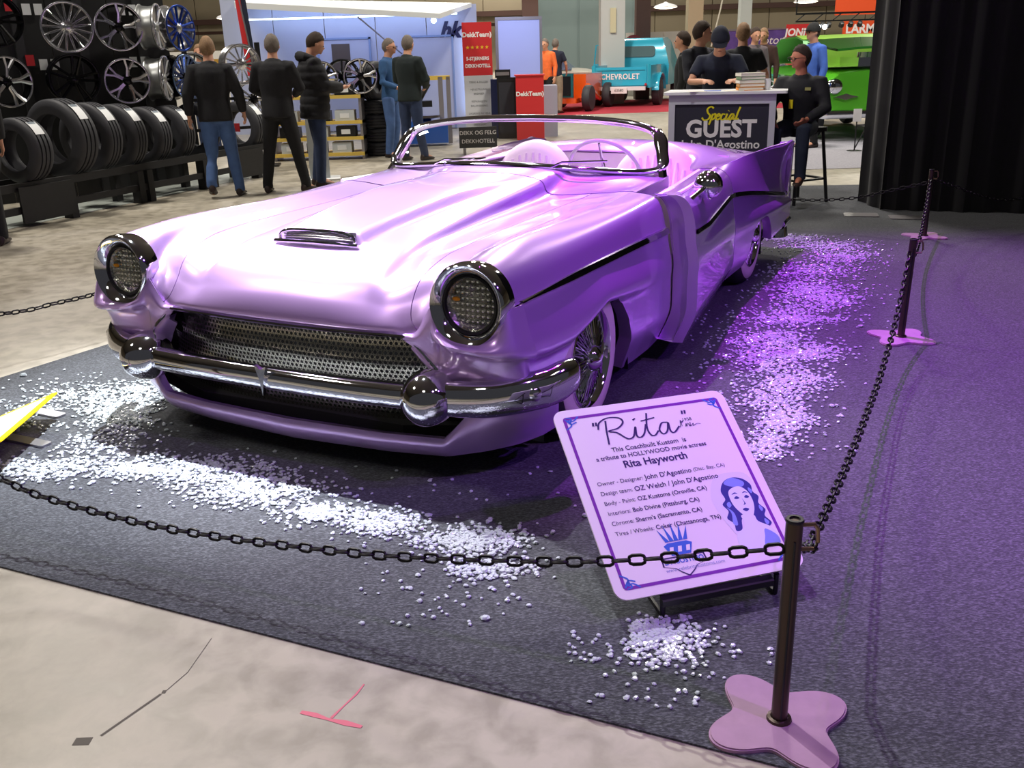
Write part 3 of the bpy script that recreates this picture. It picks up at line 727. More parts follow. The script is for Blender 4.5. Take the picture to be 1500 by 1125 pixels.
BL= [(-2.06, 4.25, 0.32, -0.03, -0.14, 0.34, 500), (-1.78, 4.09, 0.2, -0.02, -0.08, 0.23, 700), (-1.8, 4.37, 0.21, -0.02, -0.05, 0.15, 300), (-1.9, 3.46, 0.23, -0.02, -0.06, 0.12, 350), (-1.73, 3.65, 0.26, -0.02, -0.1, 0.26, 300), (-1.5, 3.43, 0.25, -0.02, -0.03, 0.09, 250), (-2.25, 4.09, 0.16, -0.01, -0.11, 0.23, 120), (-1.25, 3.41, 0.33, -0.02, -0.04, 0.14, 600), (-0.96, 3.21, 0.29, -0.02, -0.04, 0.15, 550), (-0.69, 3.0, 0.17, -0.01, -0.02, 0.09, 300), (-0.46, 2.91, 0.14, -0.01, -0.01, 0.1, 300), (-1.07, 3.13, 0.2, -0.01, -0.02, 0.09, 60), (-0.15, 2.77, 0.19, -0.01, -0.0, 0.1, 500), (-0.09, 2.59, 0.16, -0.01, -0.0, 0.08, 200), (-0.22, 2.46, 0.27, -0.01, -0.01, 0.19, 60), (0.4, 2.17, 0.11, -0.01, 0.02, 0.11, 280), (0.37, 2.22, 0.06, -0.0, 0.01, 0.06, 120), (0.42, 2.04, 0.23, -0.01, 0.03, 0.14, 70), (0.2, 2.16, 0.07, -0.0, 0.01, 0.08, 25), (-0.14, 3.04, 0.49, -0.03, -0.01, 0.33, 60), (2.3, 7.74, 0.32, -0.05, 0.04, 0.14, 350), (2.52, 7.36, 0.36, -0.06, 0.08, 0.24, 500), (2.51, 6.94, 0.29, -0.04, 0.1, 0.28, 400), (2.17, 6.53, 0.32, -0.04, 0.09, 0.29, 500), (1.96, 6.01, 0.3, -0.04, 0.09, 0.29, 550), (1.99, 5.73, 0.21, -0.02, 0.06, 0.2, 300), (1.61, 5.3, 0.29, -0.03, 0.04, 0.14, 350), (1.75, 5.51, 0.32, -0.04, 0.09, 0.31, 300), (1.42, 4.91, 0.25, -0.03, 0.06, 0.23, 450), (1.29, 4.56, 0.19, -0.02, 0.05, 0.2, 350), (1.53, 4.65, 0.21, -0.02, 0.05, 0.16, 400), (1.34, 4.24, 0.19, -0.02, 0.06, 0.19, 350), (1.17, 3.97, 0.18, -0.02, 0.06, 0.21, 300), (1.16, 3.73, 0.13, -0.01, 0.05, 0.17, 300), (1.02, 3.48, 0.09, -0.01, 0.05, 0.17, 250), (1.24, 3.88, 0.24, -0.02, 0.15, 0.5, 100), (1.18, 4.25, 0.29, -0.03, 0.23, 0.9, 150), (2.19, 6.07, 0.39, -0.05, 0.38, 1.14, 120), (1.28, 4.79, 0.35, -0.04, 0.18, 0.73, 120)]
pts = []
cnt = 0
for (cx, cy, ax, ay, bx, by, n) in BL:
    far = cy > 3.4 and cx > .8
    for _ in range(int(n*(1.25 if n > 150 else 1))):
        if n < 160: u, v = rnd.uniform(-1, 1), rnd.uniform(-1, 1)
        else: u, v = rnd.gauss(0, .5), rnd.gauss(0, .5)
        x = cx+ax*u+bx*v; y = cy+ay*u+by*v
        big = rnd.random()
        s_ = rnd.uniform(.011, .021)*(1.5 if big > .94 else 1)*(1.0 if far else .95)
        if big > .992: s_ *= 1.35
        pts.append((x, y, s_))
W_ = Vector((sin(R(27.05)), cos(R(27.05)))); Lv = Vector((cos(R(27.05)), -sin(R(27.05))))
def okp(x, y):
    q = Vector((x+.565, y-4.152)); u = q.dot(W_); v = q.dot(Lv)
    if -.62 < u < 3.8 and abs(v) < .92: return False
    for cx, cy in (PA, PB, PC):
        if (x-cx)**2+(y-cy)**2 < .19**2: return False
    for fx, fy in ((-2.1, 4.06), (-2.02, 3.74), (-2.17, 3.84)):
        if (x-fx)**2+(y-fy)**2 < .08**2: return False
    return (x-.61)*.406+(y-1.84)*.913 > -.19
pts = [p for p in pts if okp(p[0], p[1])]
pts.sort(key=lambda p: -p[2]/max(1.0, sqrt(p[0]**2+p[1]**2+1.8)))
big, rest = pts[:300], pts[300:]
for (x, y, s_) in big:
    o = tag(link('ice_crystal', CM[rnd.randrange(8)], None, (x, y, .0065+s_*.16), (0, 0, rnd.uniform(0, 6.28))), 'small clear frosted crystal strewn on the grey carpet around the car', 'crystal', 'crystals strewn around the car')
    o.scale = (s_, s_*rnd.uniform(.7, 1), s_*.55)
m = MB()
for (x, y, s_) in rest:
    v, f = CV[rnd.randrange(8)]; a = rnd.uniform(0, 6.28); ca, sa = cos(a), sin(a); tilt = rnd.uniform(-.35, .35); sz = s_*.6
    m.add([(x+s_*(p[0]*ca-p[1]*sa), y+s_*(p[0]*sa+p[1]*ca), .0065+s_*.2+sz*p[2]+s_*tilt*p[0]*.5) for p in v], f)
stuff(tag(obj('ice_crystal', m, ICE, smooth=False, merge=False), 'thousands of small frosted crystals strewn in drifts on the carpet', 'crystals'))

# --- the tilted show sign in front of the car
BLc = Vector((.27354, 2.24717, .09)); e_ = Vector((.84547, 2.41137, .09))-BLc; e_.normalize(); u_ = Vector((-.231429, .806107, .544639)).normalized(); n_ = e_.cross(u_).normalized()
sign = thing('show_sign', 'lilac show board with the heading "Rita" on a low stand by the front wheel', 'sign', (.56, 2.6, 0))
SM = Matrix.Translation(-Vector((.56, 2.6, 0))) @ Matrix(((e_.x, u_.x, n_.x, BLc.x), (e_.y, u_.y, n_.y, BLc.y), (e_.z, u_.z, n_.z, BLc.z), (0, 0, 0, 1)))
SW, SH = .595, .66
def rrect(x0, x1, y0, y1, r_, n=6):
    o = []
    for cx, cy, a0 in ((x1-r_, y0+r_, -90), (x1-r_, y1-r_, 0), (x0+r_, y1-r_, 90), (x0+r_, y0+r_, 180)):
        for k in range(n+1): a = R(a0+90*k/n); o.append((cx+r_*cos(a), cy+r_*sin(a)))
    return o
PAPER = mat('sign_print_white', (236, 222, 236), .35, noise=(3, .02)); PUR = mat('sign_purple_ink', (120, 40, 160), .4); INK = mat('sign_navy_ink', (40, 18, 92), .5); BLU = mat('sign_blue_ink', (48, 98, 200), .5); PALEB = mat('sign_pale_ink', (150, 150, 205), .5)
def on_sign(name, mb, m, parent=sign, **k):
    o = obj(name, mb.xf(SM), m, parent, smooth=False, **k); return o
bd = on_sign('board', MB().prism(rrect(0, SW, 0, SH, .035), -.006, 0), PAPER)
def band(o1, o2, z):
    m = MB(); n = len(o1); m.add([(x, y, z) for x, y in o1]+[(x, y, z) for x, y in o2], [(i, (i+1) % n, n+(i+1) % n, n+i) for i in range(n)]); return m
on_sign('printed_border', band(rrect(.028, SW-.028, .028, SH-.028, .012), rrect(.038, SW-.038, .038, SH-.038, .010), .0006), PUR)
def stxt(body, x, y, size, m=INK, ax='LEFT', name='lettering', shear=0, bold=0, sx=1):
    o = text(body, size, m, sign, (0, 0, 0), (0, 0, 0), name, ax, shear, bold, 0, 1)
    o.matrix_local = SM @ Matrix.Translation((x, y, .0009)) @ Matrix.Diagonal((sx, 1, 1, 1)); return o
cxs = SW*.46
def stroke(pts, wd, z=.0010, n=None):
    A = np.array(pts, float); n = n or (len(A)-1)*7; P = [crs(A, i*(len(A)-1)/n) for i in range(n+1)]; L = []; Q = []
    for i, p in enumerate(P):
        d = P[min(i+1, n)]-P[max(i-1, 0)]; d = d/(np.linalg.norm(d)+1e-9); w2 = wd*(.75+.45*abs(d[1]))
        L.append((p[0]-d[1]*w2, p[1]+d[0]*w2, z)); Q.append((p[0]+d[1]*w2, p[1]-d[0]*w2, z))
    return MB().grid([L, Q])
def script(strokes, ox, oy, s_, wd, name, m_):
    m = MB()
    for st in strokes:
        a = stroke([(ox+s_*x, oy+s_*y) for x, y in st], wd); m.add(a.v, a.f)
    return on_sign(name, m, m_)
script([[(.22, .95), (.12, .5), (.05, .05), (.02, -.12)], [(-.18, .6), (-.05, .9), (.35, 1.08), (.8, 1.0), (.88, .78), (.6, .55), (.2, .47), (.5, .35), (.75, .08), (.9, 0), (1.1, .1), (1.3, .5), (1.22, .1), (1.35, 0), (1.55, .15), (1.75, .55)], [(1.3, .82), (1.42, .88)],
        [(1.95, 1.05), (1.75, .4), (1.78, .05), (1.95, .0), (2.15, .18)], [(1.6, .72), (2.2, .8)], [(2.65, .5), (2.4, .5), (2.2, .2), (2.3, 0), (2.5, .12), (2.66, .48), (2.62, .1), (2.75, 0), (3.05, .25)]], .145, SH-.14, .083, .0026, 'script_lettering', INK)
for qx in (.118, .128, .425, .435): on_sign('quotation_mark', stroke([(qx, SH-.075), (qx+.003, SH-.062)], .0028), INK)
stxt("1958", .415, SH-.098, .017); script([[(0, 0), (.3, .9), (.25, .1)], [(.2, .6), (.6, .8), (.3, .5)], [(.6, 0), (.8, .4), (.75, 0), (1.0, .4), (1.1, 0), (1.3, .5), (1.2, 0), (1.6, .3), (1.5, 0), (2.0, .2), (2.4, .1)]], .40, SH-.125, .03, .0009, 'script_lettering', INK)
stxt("This Coachbuilt Kustom  is", cxs, SH-.172, .023, ax='CENTER', bold=.0003)
stxt("a tribute to HOLLYWOOD movie actress", cxs, SH-.198, .0215, ax='CENTER', bold=.0003)
stxt("Rita Hayworth", cxs, SH-.230, .036, ax='CENTER', bold=.0008)
for k, (a, b, c_, w1, w2) in enumerate((("Owner - Designer:", "John D'Agostino", "(Disc. Bay, CA)", .152, .17), ("Design team:", "OZ Welch / John D'Agostino", "", .108, 0), ("Body - Paint:", "OZ Kustoms (Oroville, CA)", "", .10, 0), ("Interiors:", "Bob Divine (Pittsburg, CA)", "", .078, 0), ("Chrome:", "Sherm's (Sacramento, CA)", "", .068, 0), ("Tires / Wheels:", "Coker (Chattanooga, TN)", "", .115, 0))):
    y = SH-.285-.0345*k; x = .062
    o1 = stxt(a, x, y, .0195); W1 = max(v.co.x for v in o1.data.vertices)+.007; o2 = stxt(b, x+W1, y, .0235 if k < 2 else .020, bold=.0003)
    if c_: stxt(c_, x+W1+max(v.co.x for v in o2.data.vertices)+.006, y, .0175)
stxt("www.celebritykustoms.com", SW*.44, .062, .0165, PALEB, 'CENTER')
# crown and shield badge
m = MB(); cx, cy = .235, .150
for k in range(-2, 3):
    a = R(90-22*k); m.add([(cx+.014*k-.007, cy, .0009), (cx+.014*k+.007, cy, .0009), (cx+.062*cos(a)*1.1, cy+.062*sin(a), .0009)], [(0, 1, 2)])
m.add([(cx-.045, cy-.012, .0009), (cx-.03, cy-.045, .0009), (cx+.03, cy-.045, .0009), (cx+.045, cy-.012, .0009), (cx+.03, cy-.004, .0009), (cx-.03, cy-.004, .0009)], [tuple(range(6))])
on_sign('crown_emblem', m, BLU)
m = MB()
for k in range(3): m.add([(cx-.034+.026*k, cy-.036, .0012), (cx-.022+.026*k, cy-.036, .0012), (cx-.016+.026*k, cy-.018, .0012), (cx-.028+.026*k, cy-.018, .0012)], [(0, 1, 2, 3)])
on_sign('crown_band', m, PAPER)
sh = [(cx-.068, cy-.048), (cx+.068, cy-.048), (cx+.070, cy-.075), (cx+.035, cy-.085), (cx+.02, cy-.10), (cx, cy-.115), (cx-.02, cy-.10), (cx-.035, cy-.085), (cx-.070, cy-.075)]
shi = [(cx+(x-cx)*.93, cy-.078+(y-cy+.078)*.86) for x, y in sh]
on_sign('shield_outline', band(sh, shi, .0009), INK); stxt("D'AGOSTINO", cx, cy-.064, .0205, BLU, 'CENTER', bold=.0004)
# portrait print: head and shoulders of a woman with wavy hair
px, py = .488, .205
def blob(pts, z, name, m_, n=5):
    A = np.array(pts+[pts[0], pts[1], pts[2]], float); P = []
    for i in range(len(pts)):
        for k in range(n): P.append(cr(A[i], A[i+1], A[(i+2)], A[(i+3) % len(A)], k/n))
    return on_sign(name, MB().add([(px+x*1.12, py+y*1.12, z) for x, y in P], [tuple(range(len(P)))]), m_)
LB = mat('portrait_mid_blue', (128, 146, 222), .5); DB = mat('portrait_dark_blue', (36, 44, 132), .5); SKN = mat('portrait_light', (222, 220, 246), .5)
blob([(-.075, .0), (-.08, .06), (-.05, .115), (0, .125), (.05, .11), (.06, .04), (.05, -.05), (0, -.09), (-.05, -.07)], .0007, 'portrait_ground', mat('portrait_pale_blue', (222, 214, 240), .5))
blob([(-.028, .098), (.0, .108), (.03, .10), (.047, .078), (.044, .055), (.054, .038), (.045, .018), (.056, -.004), (.046, -.022), (.056, -.045), (.040, -.06), (.03, -.085), (.01, -.04), (-.02, -.02), (-.034, -.05), (-.052, -.052), (-.05, -.03), (-.062, -.012), (-.050, .008), (-.058, .03), (-.044, .045), (-.046, .072)], .0009, 'portrait_hair', DB, 6)
for q_ in ([(-.046, .03), (-.036, .036), (-.034, .024), (-.044, .018)], [(-.05, -.02), (-.04, -.014), (-.038, -.028), (-.047, -.034)], [(.036, .07), (.043, .06), (.038, .05), (.033, .06)], [(.044, .012), (.05, .0), (.044, -.008), (.040, .002)], [(.042, -.03), (.05, -.042), (.042, -.05), (.038, -.04)]): blob(q_, .00105, 'portrait_highlight', LB, 4)
blob([(-.028, .095), (.0, .108), (.03, .09), (.02, .075), (-.015, .082)], .0010, 'portrait_highlight', LB)
blob([(-.05, .02), (-.044, -.0), (-.052, -.03), (-.04, -.035), (-.036, .0)], .0010, 'portrait_highlight', LB)
blob([(-.022, .07), (.01, .078), (.03, .055), (.03, .015), (.012, -.018), (-.008, -.015), (-.026, .015), (-.03, .045)], .0011, 'portrait_face', SKN)
blob([(-.02, -.01), (.015, -.015), (.02, -.035), (.05, -.06), (.055, -.10), (.0, -.115), (-.055, -.10), (-.055, -.065), (-.02, -.04)], .0010, 'portrait_shoulder', SKN)
blob([(.03, -.06), (.055, -.085), (.05, -.11), (.01, -.11), (.02, -.08)], .0012, 'portrait_shadow', LB)
for nm, P_ in (('portrait_eye', [(-.018, .043), (-.009, .049), (-.002, .042), (-.010, .040)]), ('portrait_eye', [(.012, .042), (.020, .048), (.027, .041), (.019, .038)]), ('portrait_brow', [(-.021, .055), (-.010, .061), (-.002, .056), (-.010, .057)]), ('portrait_brow', [(.011, .055), (.02, .060), (.028, .053), (.02, .056)]), ('portrait_lips', [(-.008, .006), (.001, .010), (.011, .005), (.001, -.001)]), ('portrait_nose', [(.004, .04), (.008, .022), (.0, .020), (.005, .025)])):
    blob(P_, .0013, nm, DB, 3)
# corner flourishes
for sx_, sy_ in ((0, 0), (1, 0), (0, 1), (1, 1)):
    fx = lambda x: (SW-x if sx_ else x); fy = lambda y: (SH-y if sy_ else y); m = MB()
    for st in ([(.03, .075), (.05, .06), (.045, .04), (.06, .045), (.08, .03)], [(.035, .035), (.05, .055), (.07, .05)], [(.04, .03), (.055, .035), (.05, .05)]):
        a = stroke([(fx(x), fy(y)) for x, y in st], .0022); m.add(a.v, a.f)
    on_sign('corner_flourish', m, BLU)
# low folding stand
m = MB()
def wp(x, y, z): return Vector((x-.56, y-2.6, z))
m = MB(); m.box(0, 0, 0, 0, 0, 0)
st = MB(); 
for (a, b) in ((.14, .03), (.50, .03)):
    p0 = SM @ Vector((a, -.002, -.016)); p1 = SM @ Vector((a, .56, -.016)); st.tube([p0, p1], .009, 6)
    p2 = Vector((p1.x, p1.y, .012)); q = SM @ Vector((a, .50, -.016)); st.tube([q, Vector((q.x+.02, q.y+.03, .012))], .008, 6)
    st.tube([p0, Vector((p0.x, p0.y, .012)), Vector((q.x+.02, q.y+.03, .012))], .008, 6)
obj('stand_legs', st, BLACK, sign)
sh_ = MB(); A_ = SM @ Vector((.13, .0, -.012)); B_ = SM @ Vector((.48, .0, -.012))
dn = Vector((0, 0, -.022)); fw = -Vector((n_.y*0+e_.y, -e_.x, 0)).normalized()*0
ff = Vector((e_.y, -e_.x, 0)).normalized()*.022
sh_.add([A_, B_, B_+ff+dn*.4, A_+ff+dn*.4, A_+dn, B_+dn, B_+ff+dn*1.2, A_+ff+dn*1.2], [(0, 1, 2, 3), (4, 5, 6, 7), (0, 1, 5, 4), (3, 2, 6, 7), (0, 3, 7, 4), (1, 2, 6, 5)])
obj('stand_ledge', sh_, BLACK, sign, smooth=False)
# --- second sign at the left edge
s2 = thing('show_sign', 'white sign with yellow border on steel feet, cut off at the left edge', 'sign', (-2.06, 4.05, 0))
e2 = Vector((.05, -1, 0)).normalized(); d2 = Vector((-.93, -.05, -.36)).normalized(); n2 = e2.cross(d2).normalized(); n2 = n2 if n2.z > 0 else -n2
M2 = Matrix(((d2.x, e2.x, n2.x, 0), (d2.y, e2.y, n2.y, 0), (d2.z, e2.z, n2.z, .135), (0, 0, 0, 1)))
YEL = mat('sign_yellow', (244, 214, 20), .4)
obj('board', MB().prism(rrect(0, .36, 0, .60, .03), -.006, 0, M2), YEL, s2, smooth=False)
obj('printed_panel', MB().prism(rrect(.045, .335, .035, .57, .02), 0, .0008, M2), mat('sign_white', (238, 236, 245), .35), s2, smooth=False)
for (fx, fy, gx, gy_) in ((-.26, .13, -.01, .0), (-.18, -.22, .08, -.345)):
    d = Vector((gx-fx, gy_-fy, 0)); L = d.length; a = atan2(d.y, d.x)
    obj('foot', MB().prism(rrect(0, L, -.028, .028, .012, 3), .0065, .016, Matrix.Translation((fx, fy, 0)) @ Matrix.Rotation(a, 4, 'Z')), mat('brushed_steel', (176, 176, 186), .35, .8), s2, smooth=False)
obj('strut', MB().tube([(-.12, -.19, .016), (-.12, -.19, .085)], .01, 8).tube([(-.16, .08, .016), (-.16, .0, .072)], .01, 8), STEEL, s2)
# ------------------------------------------------------------------ people
def vox(mb, size, name, it=4):
    me = bpy.data.meshes.new('t'); me.from_pydata(mb.v, [], mb.f)
    import bmesh
    bm = bmesh.new(); bm.from_mesh(me); bmesh.ops.remove_doubles(bm, verts=bm.verts, dist=1e-5); bmesh.ops.recalc_face_normals(bm, faces=bm.faces); bm.to_mesh(me); bm.free()
    o = bpy.data.objects.new('t', me); COL.objects.link(o); q = o.modifiers.new('r', 'REMESH'); q.mode = 'VOXEL'; q.voxel_size = size; q.use_smooth_shade = True
    sm = o.modifiers.new('m', 'SMOOTH'); sm.factor = .5; sm.iterations = it
    dg = bpy.context.evaluated_depsgraph_get(); m3 = bpy.data.meshes.new_from_object(o.evaluated_get(dg)); bpy.data.objects.remove(o)
    m3.name = name; m3.materials.clear(); m3.shade_smooth(); return m3
def rings(mb, pts, rx, ry, lat, n=18):
    P = [Vector(p) for p in pts]; rows = []
    for i, p in enumerate(P):
        t = (P[min(i+1, len(P)-1)]-P[max(i-1, 0)]).normalized(); x = (lat-t*lat.dot(t)).normalized(); y = t.cross(x)
        rows.append([p+x*rx[i]*cos(2*pi*k/n)+y*ry[i]*sin(2*pi*k/n) for k in range(n)])
    mb.grid(rows, False, True); mb.add(rows[0], [tuple(range(n))]); mb.add(rows[-1], [tuple(range(n))]); return mb
SKIN = mat('skin', (205, 150, 122), .55); SKIN2 = mat('skin_ruddy', (190, 120, 95), .55)
def fabric(name, c, r_=.85): return mat(name, c, r_, noise=(14, .12), bump=.25, bscale=30)
BLKF = fabric('black_cloth', (24, 24, 30)); NAVY = fabric('navy_cloth', (26, 32, 52)); JEAN = fabric('blue_denim', (72, 100, 150)); DJEAN = fabric('dark_denim', (38, 52, 84)); TROU = fabric('black_trousers', (17, 17, 21))
SHOE = mat('dark_leather', (42, 26, 24), .5); GREYH = mat('grey_hair', (110, 100, 92), .8, noise=(60, .2)); BRNH = mat('brown_hair', (52, 36, 26), .8, noise=(60, .2)); BLDH = mat('fair_hair', (140, 110, 82), .8, noise=(60, .2)); EYE = mat('eye_dark', (20, 18, 18), .2)
def person(label, loc, rz, group=None, pose=None, top=BLKF, legs=JEAN, hair=BRNH, skin=SKIN, shoe=SHOE, h=1.015, puff=0, bare_arm=False, head_rot=0, head_tilt=0, cap=None, glasses=False, hairlen=0, z0=0, hood=False, extra=None):
    J = dict(pel=(0, 0, .95), bel=(0, .012, 1.10), che=(0, 0, 1.29), uch=(0, -.012, 1.42), nek=(0, 0, 1.50), nk2=(0, .014, 1.555),
             hl=(-.09, 0, .88), kl=(-.11, .02, .49), al=(-.12, -.03, .09), tl=(-.135, .12, .035), hr=(.09, 0, .88), kr=(.11, .02, .49), ar=(.12, -.03, .09), tr=(.135, .12, .035),
             sl=(-.175, -.01, 1.425), el=(-.245, -.02, 1.14), wl=(-.255, .05, .90), sr=(.175, -.01, 1.425), er=(.245, -.02, 1.14), wr=(.255, .05, .90))
    if pose: J.update(pose)
    V = {k: Vector(v) for k, v in J.items()}
    rootloc = Vector((*loc, z0)); t = thing('person', label, 'person', tuple(rootloc), rz, group); t.scale = (h, h, h)
    # body: one continuous surface
    lat = (V['sr']-V['sl']).normalized()
    dn_ = (V['pel']-V['bel']).normalized()
    ex = MB()
    # hands with palm, four fingers and a thumb
    for s_, e, w_ in ((-1, 'el', 'wl'), (1, 'er', 'wr')):
        d = (V[w_]-V[e]).normalized(); side = Vector((-s_*.25, 1, 0)); side = (side-d*side.dot(d)).normalized(); nrm = d.cross(side).normalized()
        if nrm.x*s_ < 0: nrm = -nrm
        w0 = V[w_]; pc_ = w0+d*.05
        rows = []
        for k, (q, wd, th) in enumerate(((-.01, .026, .024), (.02, .036, .020), (.06, .042, .017), (.092, .040, .014))):
            rows.append([w0+d*q+side*wd*cos(2*pi*i/10)+nrm*th*sin(2*pi*i/10) for i in range(10)])
        ex.grid(rows, False, True); ex.add(rows[-1], [tuple(range(10))])
        for k, L_ in enumerate((.068, .078, .073, .058)):
            b = w0+d*.088+side*(.030-.020*k); c1 = b+d*L_*.5-nrm*.010; c2 = b+d*L_*.86-nrm*.034
            ex.tube([b-d*.02, b, c1, c2], [.0105, .0105, .0098, .008], 6)
        b = w0+d*.03+side*.034; ex.tube([b-side*.012, b+side*.015+d*.025-nrm*.008, b+side*.012+d*.055-nrm*.02], [.013, .0115, .009], 6)
    # head
    HM = Matrix.Translation(V['nk2']+Vector((0, .018, -.012))) @ Matrix.Scale(1.07, 4) @ Matrix.Rotation(R(head_rot), 4, 'Z') @ Matrix.Rotation(R(head_tilt), 4, 'X')
    def sk(x, y, z):        # shape the skull: narrower jaw, flatter face
        k = sstep(.02, -.10, z-.09); return Vector((x*(1-.30*k), y*(1-.12*k)+.006*k, z))
    rows = []
    for i in range(24):
        a = 2*pi*i/24; rows.append([HM @ sk(.074*sin(pi*j/14)*cos(a), .096*sin(pi*j/14)*sin(a), .09+.118*cos(pi*j/14)) for j in range(15)])
    ex.grid(rows, True)
    ex.tube([HM @ Vector(p) for p in ((0, .088, .105), (0, .112, .070), (0, .098, .062))], [.008, .014, .010], 8)
    ex.ball(HM @ Vector((0, .085, .018)), .02, 8, 6, (1.1, .8, .7)); ex.ball(HM @ Vector((0, .09, .043)), .014, 8, 6, (1.6, .6, .55)); ex.ball(HM @ Vector((0, .08, .112)), .02, 8, 6, (2.4, .6, .5))
    for s_ in (-1, 1): ex.ball(HM @ Vector((s_*.074, .0, .085)), .024, 8, 6, (.4, .75, 1.2))
    rings(ex, [V['pel']+dn_*.07, V['pel'], V['bel'], V['che'], V['uch'], V['uch'].lerp(V['nek'], .55), V['nek'], V['nk2'], V['nk2']+Vector((0, .01, .05))], (.10, .145, .125, .15, .15, .10, .062, .055, .05), (.08, .10, .095, .10, .085, .07, .062, .058, .05), lat)
    for a_, b_, c_, r_ in (('sl', 'el', 'wl', (.05, .046, .038, .034, .027)), ('sr', 'er', 'wr', (.05, .046, .038, .034, .027)), ('hl', 'kl', 'al', (.085, .075, .055, .052, .036)), ('hr', 'kr', 'ar', (.085, .075, .055, .052, .036))):
        ex.tube([V[a_]-(V[a_]-V['che' if a_[0] == 's' else 'pel'])*.25, V[a_], V[a_].lerp(V[b_], .5), V[b_], V[b_].lerp(V[c_], .4), V[c_]], [r_[0]*.9, r_[0], r_[1], r_[2], r_[3], r_[4]], 12)
    for s_ in 'lr': ex.tube([V['a'+s_]+Vector((0, -.02, -.02)), V['a'+s_].lerp(V['t'+s_], .5)+Vector((0, 0, -.01)), V['t'+s_]], [.035, .034, .022], 8)
    bm_ = vox(ex, .0105, 'body'); bm_.materials.append(skin); link('body', bm_, t)
    for s_ in (-1, 1):
        eb = obj('eye', MB().ball(HM @ Vector((s_*.031, .086, .094)), .0105, 8, 6, (1.3, .8, .8)), EYE, t)
    obj('mouth', MB().ball(HM @ Vector((0, .099, .040)), .012, 8, 4, (1.7, .4, .3)), mat('lip', (150, 80, 75), .5), t)
    # hair
    hm = MB(); rows = []
    for i in range(28):
        a = 2*pi*i/28; front = max(0, sin(a)); lim = pi*(.52+(.15+.08*hairlen)*max(0, -sin(a)+.15)**.5)-(.21*pi)*front**.6; rows.append([HM @ (sk(.080*sin(lim*j/10)*cos(a), .103*sin(lim*j/10)*sin(a)-.004, .093+.126*cos(lim*j/10)))+Vector((rnd.uniform(-1, 1), rnd.uniform(-1, 1), rnd.uniform(-.6, 1.4)))*.0035*(j > 0) for j in range(11)])
    hm.grid(rows, True); r2 = [[HM @ ((HM.inverted() @ p)*.97+Vector((0, 0, .002))) for p in r_] for r_ in rows]; hm.grid([[r_[-1] for r_ in rows], [r_[-1] for r_ in r2]], False, True)
    obj('hair', hm, hair, t)
    if cap:
        c = MB(); c.grid([[HM @ Vector((.088*sin(.5*pi*j/7)*cos(2*pi*i/24), .108*sin(.5*pi*j/7)*sin(2*pi*i/24)-.003, .105+.125*cos(.5*pi*j/7))) for j in range(8)] for i in range(24)], True)
        c.prism([(-.07, .075), (.07, .075), (.06, .15), (.03, .172), (-.03, .172), (-.06, .15)], .118, .124, HM); obj('cap', c, cap, t)
    if glasses:
        g = MB()
        for s_ in (-1, 1):
            g.tube([HM @ Vector((s_*.034+.025*cos(2*pi*k/14), .108, .094+.018*sin(2*pi*k/14))) for k in range(14)], .0032, 5, False, 1, True); g.tube([HM @ Vector(p) for p in ((s_*.06, .105, .098), (s_*.078, .06, .098), (s_*.08, -.01, .092))], .003, 5)
        g.tube([HM @ Vector(p) for p in ((-.01, .11, .096), (.01, .11, .096))], .003, 5); obj('glasses', g, BLACK, t)
    p_ = puff; jk = MB(); hemd = .10 if not bare_arm else .06
    if puff > .03: hemd = .16
    rings(jk, [V['pel']+dn_*hemd, V['pel'], V['bel'], V['che'], V['uch']+Vector((0, 0, -.03)), V['uch'].lerp(V['nek'], .30), V['uch'].lerp(V['nek'], .65), V['nek'].lerp(V['nk2'], .10)], (.172+p_, .170+p_, .160+p_, .182+p_, .190+p_*.6, .165+p_*.4, .108, .076), (.130+p_, .130+p_, .125+p_, .132+p_, .118+p_*.8, .10+p_*.5, .082, .074), lat)
    for s_ in 'lr':
        S_, E_, W_ = V['s'+s_], V['e'+s_], V['w'+s_]
        if bare_arm: jk.tube([S_.lerp(V['uch'], .3), S_, S_.lerp(E_, .35), S_.lerp(E_, .72)], [.066, .070, .066, .062], 12)
        else: jk.tube([S_.lerp(V['uch'], .3), S_, S_.lerp(E_, .5), E_, E_.lerp(W_, .5), W_.lerp(E_, .05)], [.068, .072+p_*.5, .064+p_*.6, .056+p_*.6, .050+p_*.5, .040+p_*.35], 12)
    jm = vox(jk, .015, 'jacket', 5)
    if puff > .03:
        for v in jm.vertices: v.co += v.normal*.012*(abs(sin(v.co.z*pi/.088))**.5-.6)
    jm.materials.append(top); link('jacket' if not bare_arm else 'shirt', jm, t)
    tr = MB(); rings(tr, [V['pel']+dn_*.12, V['pel']+dn_*.06, V['pel']-dn_*.02, V['pel']-dn_*.08], (.125, .158, .155, .145), (.10, .120, .115, .105), lat)
    for s_ in 'lr':
        H_, K_, A_ = V['h'+s_], V['k'+s_], V['a'+s_]
        tr.tube([H_.lerp(V['pel'], .35), H_, H_.lerp(K_, .45), K_, K_.lerp(A_, .45), A_+Vector((0, 0, .03)), A_+Vector((0, 0, -.035))], [.095, .102, .092, .073, .068, .060, .062], 14)
    tm = vox(tr, .014, 'trousers', 4); tm.materials.append(legs); link('trousers', tm, t)
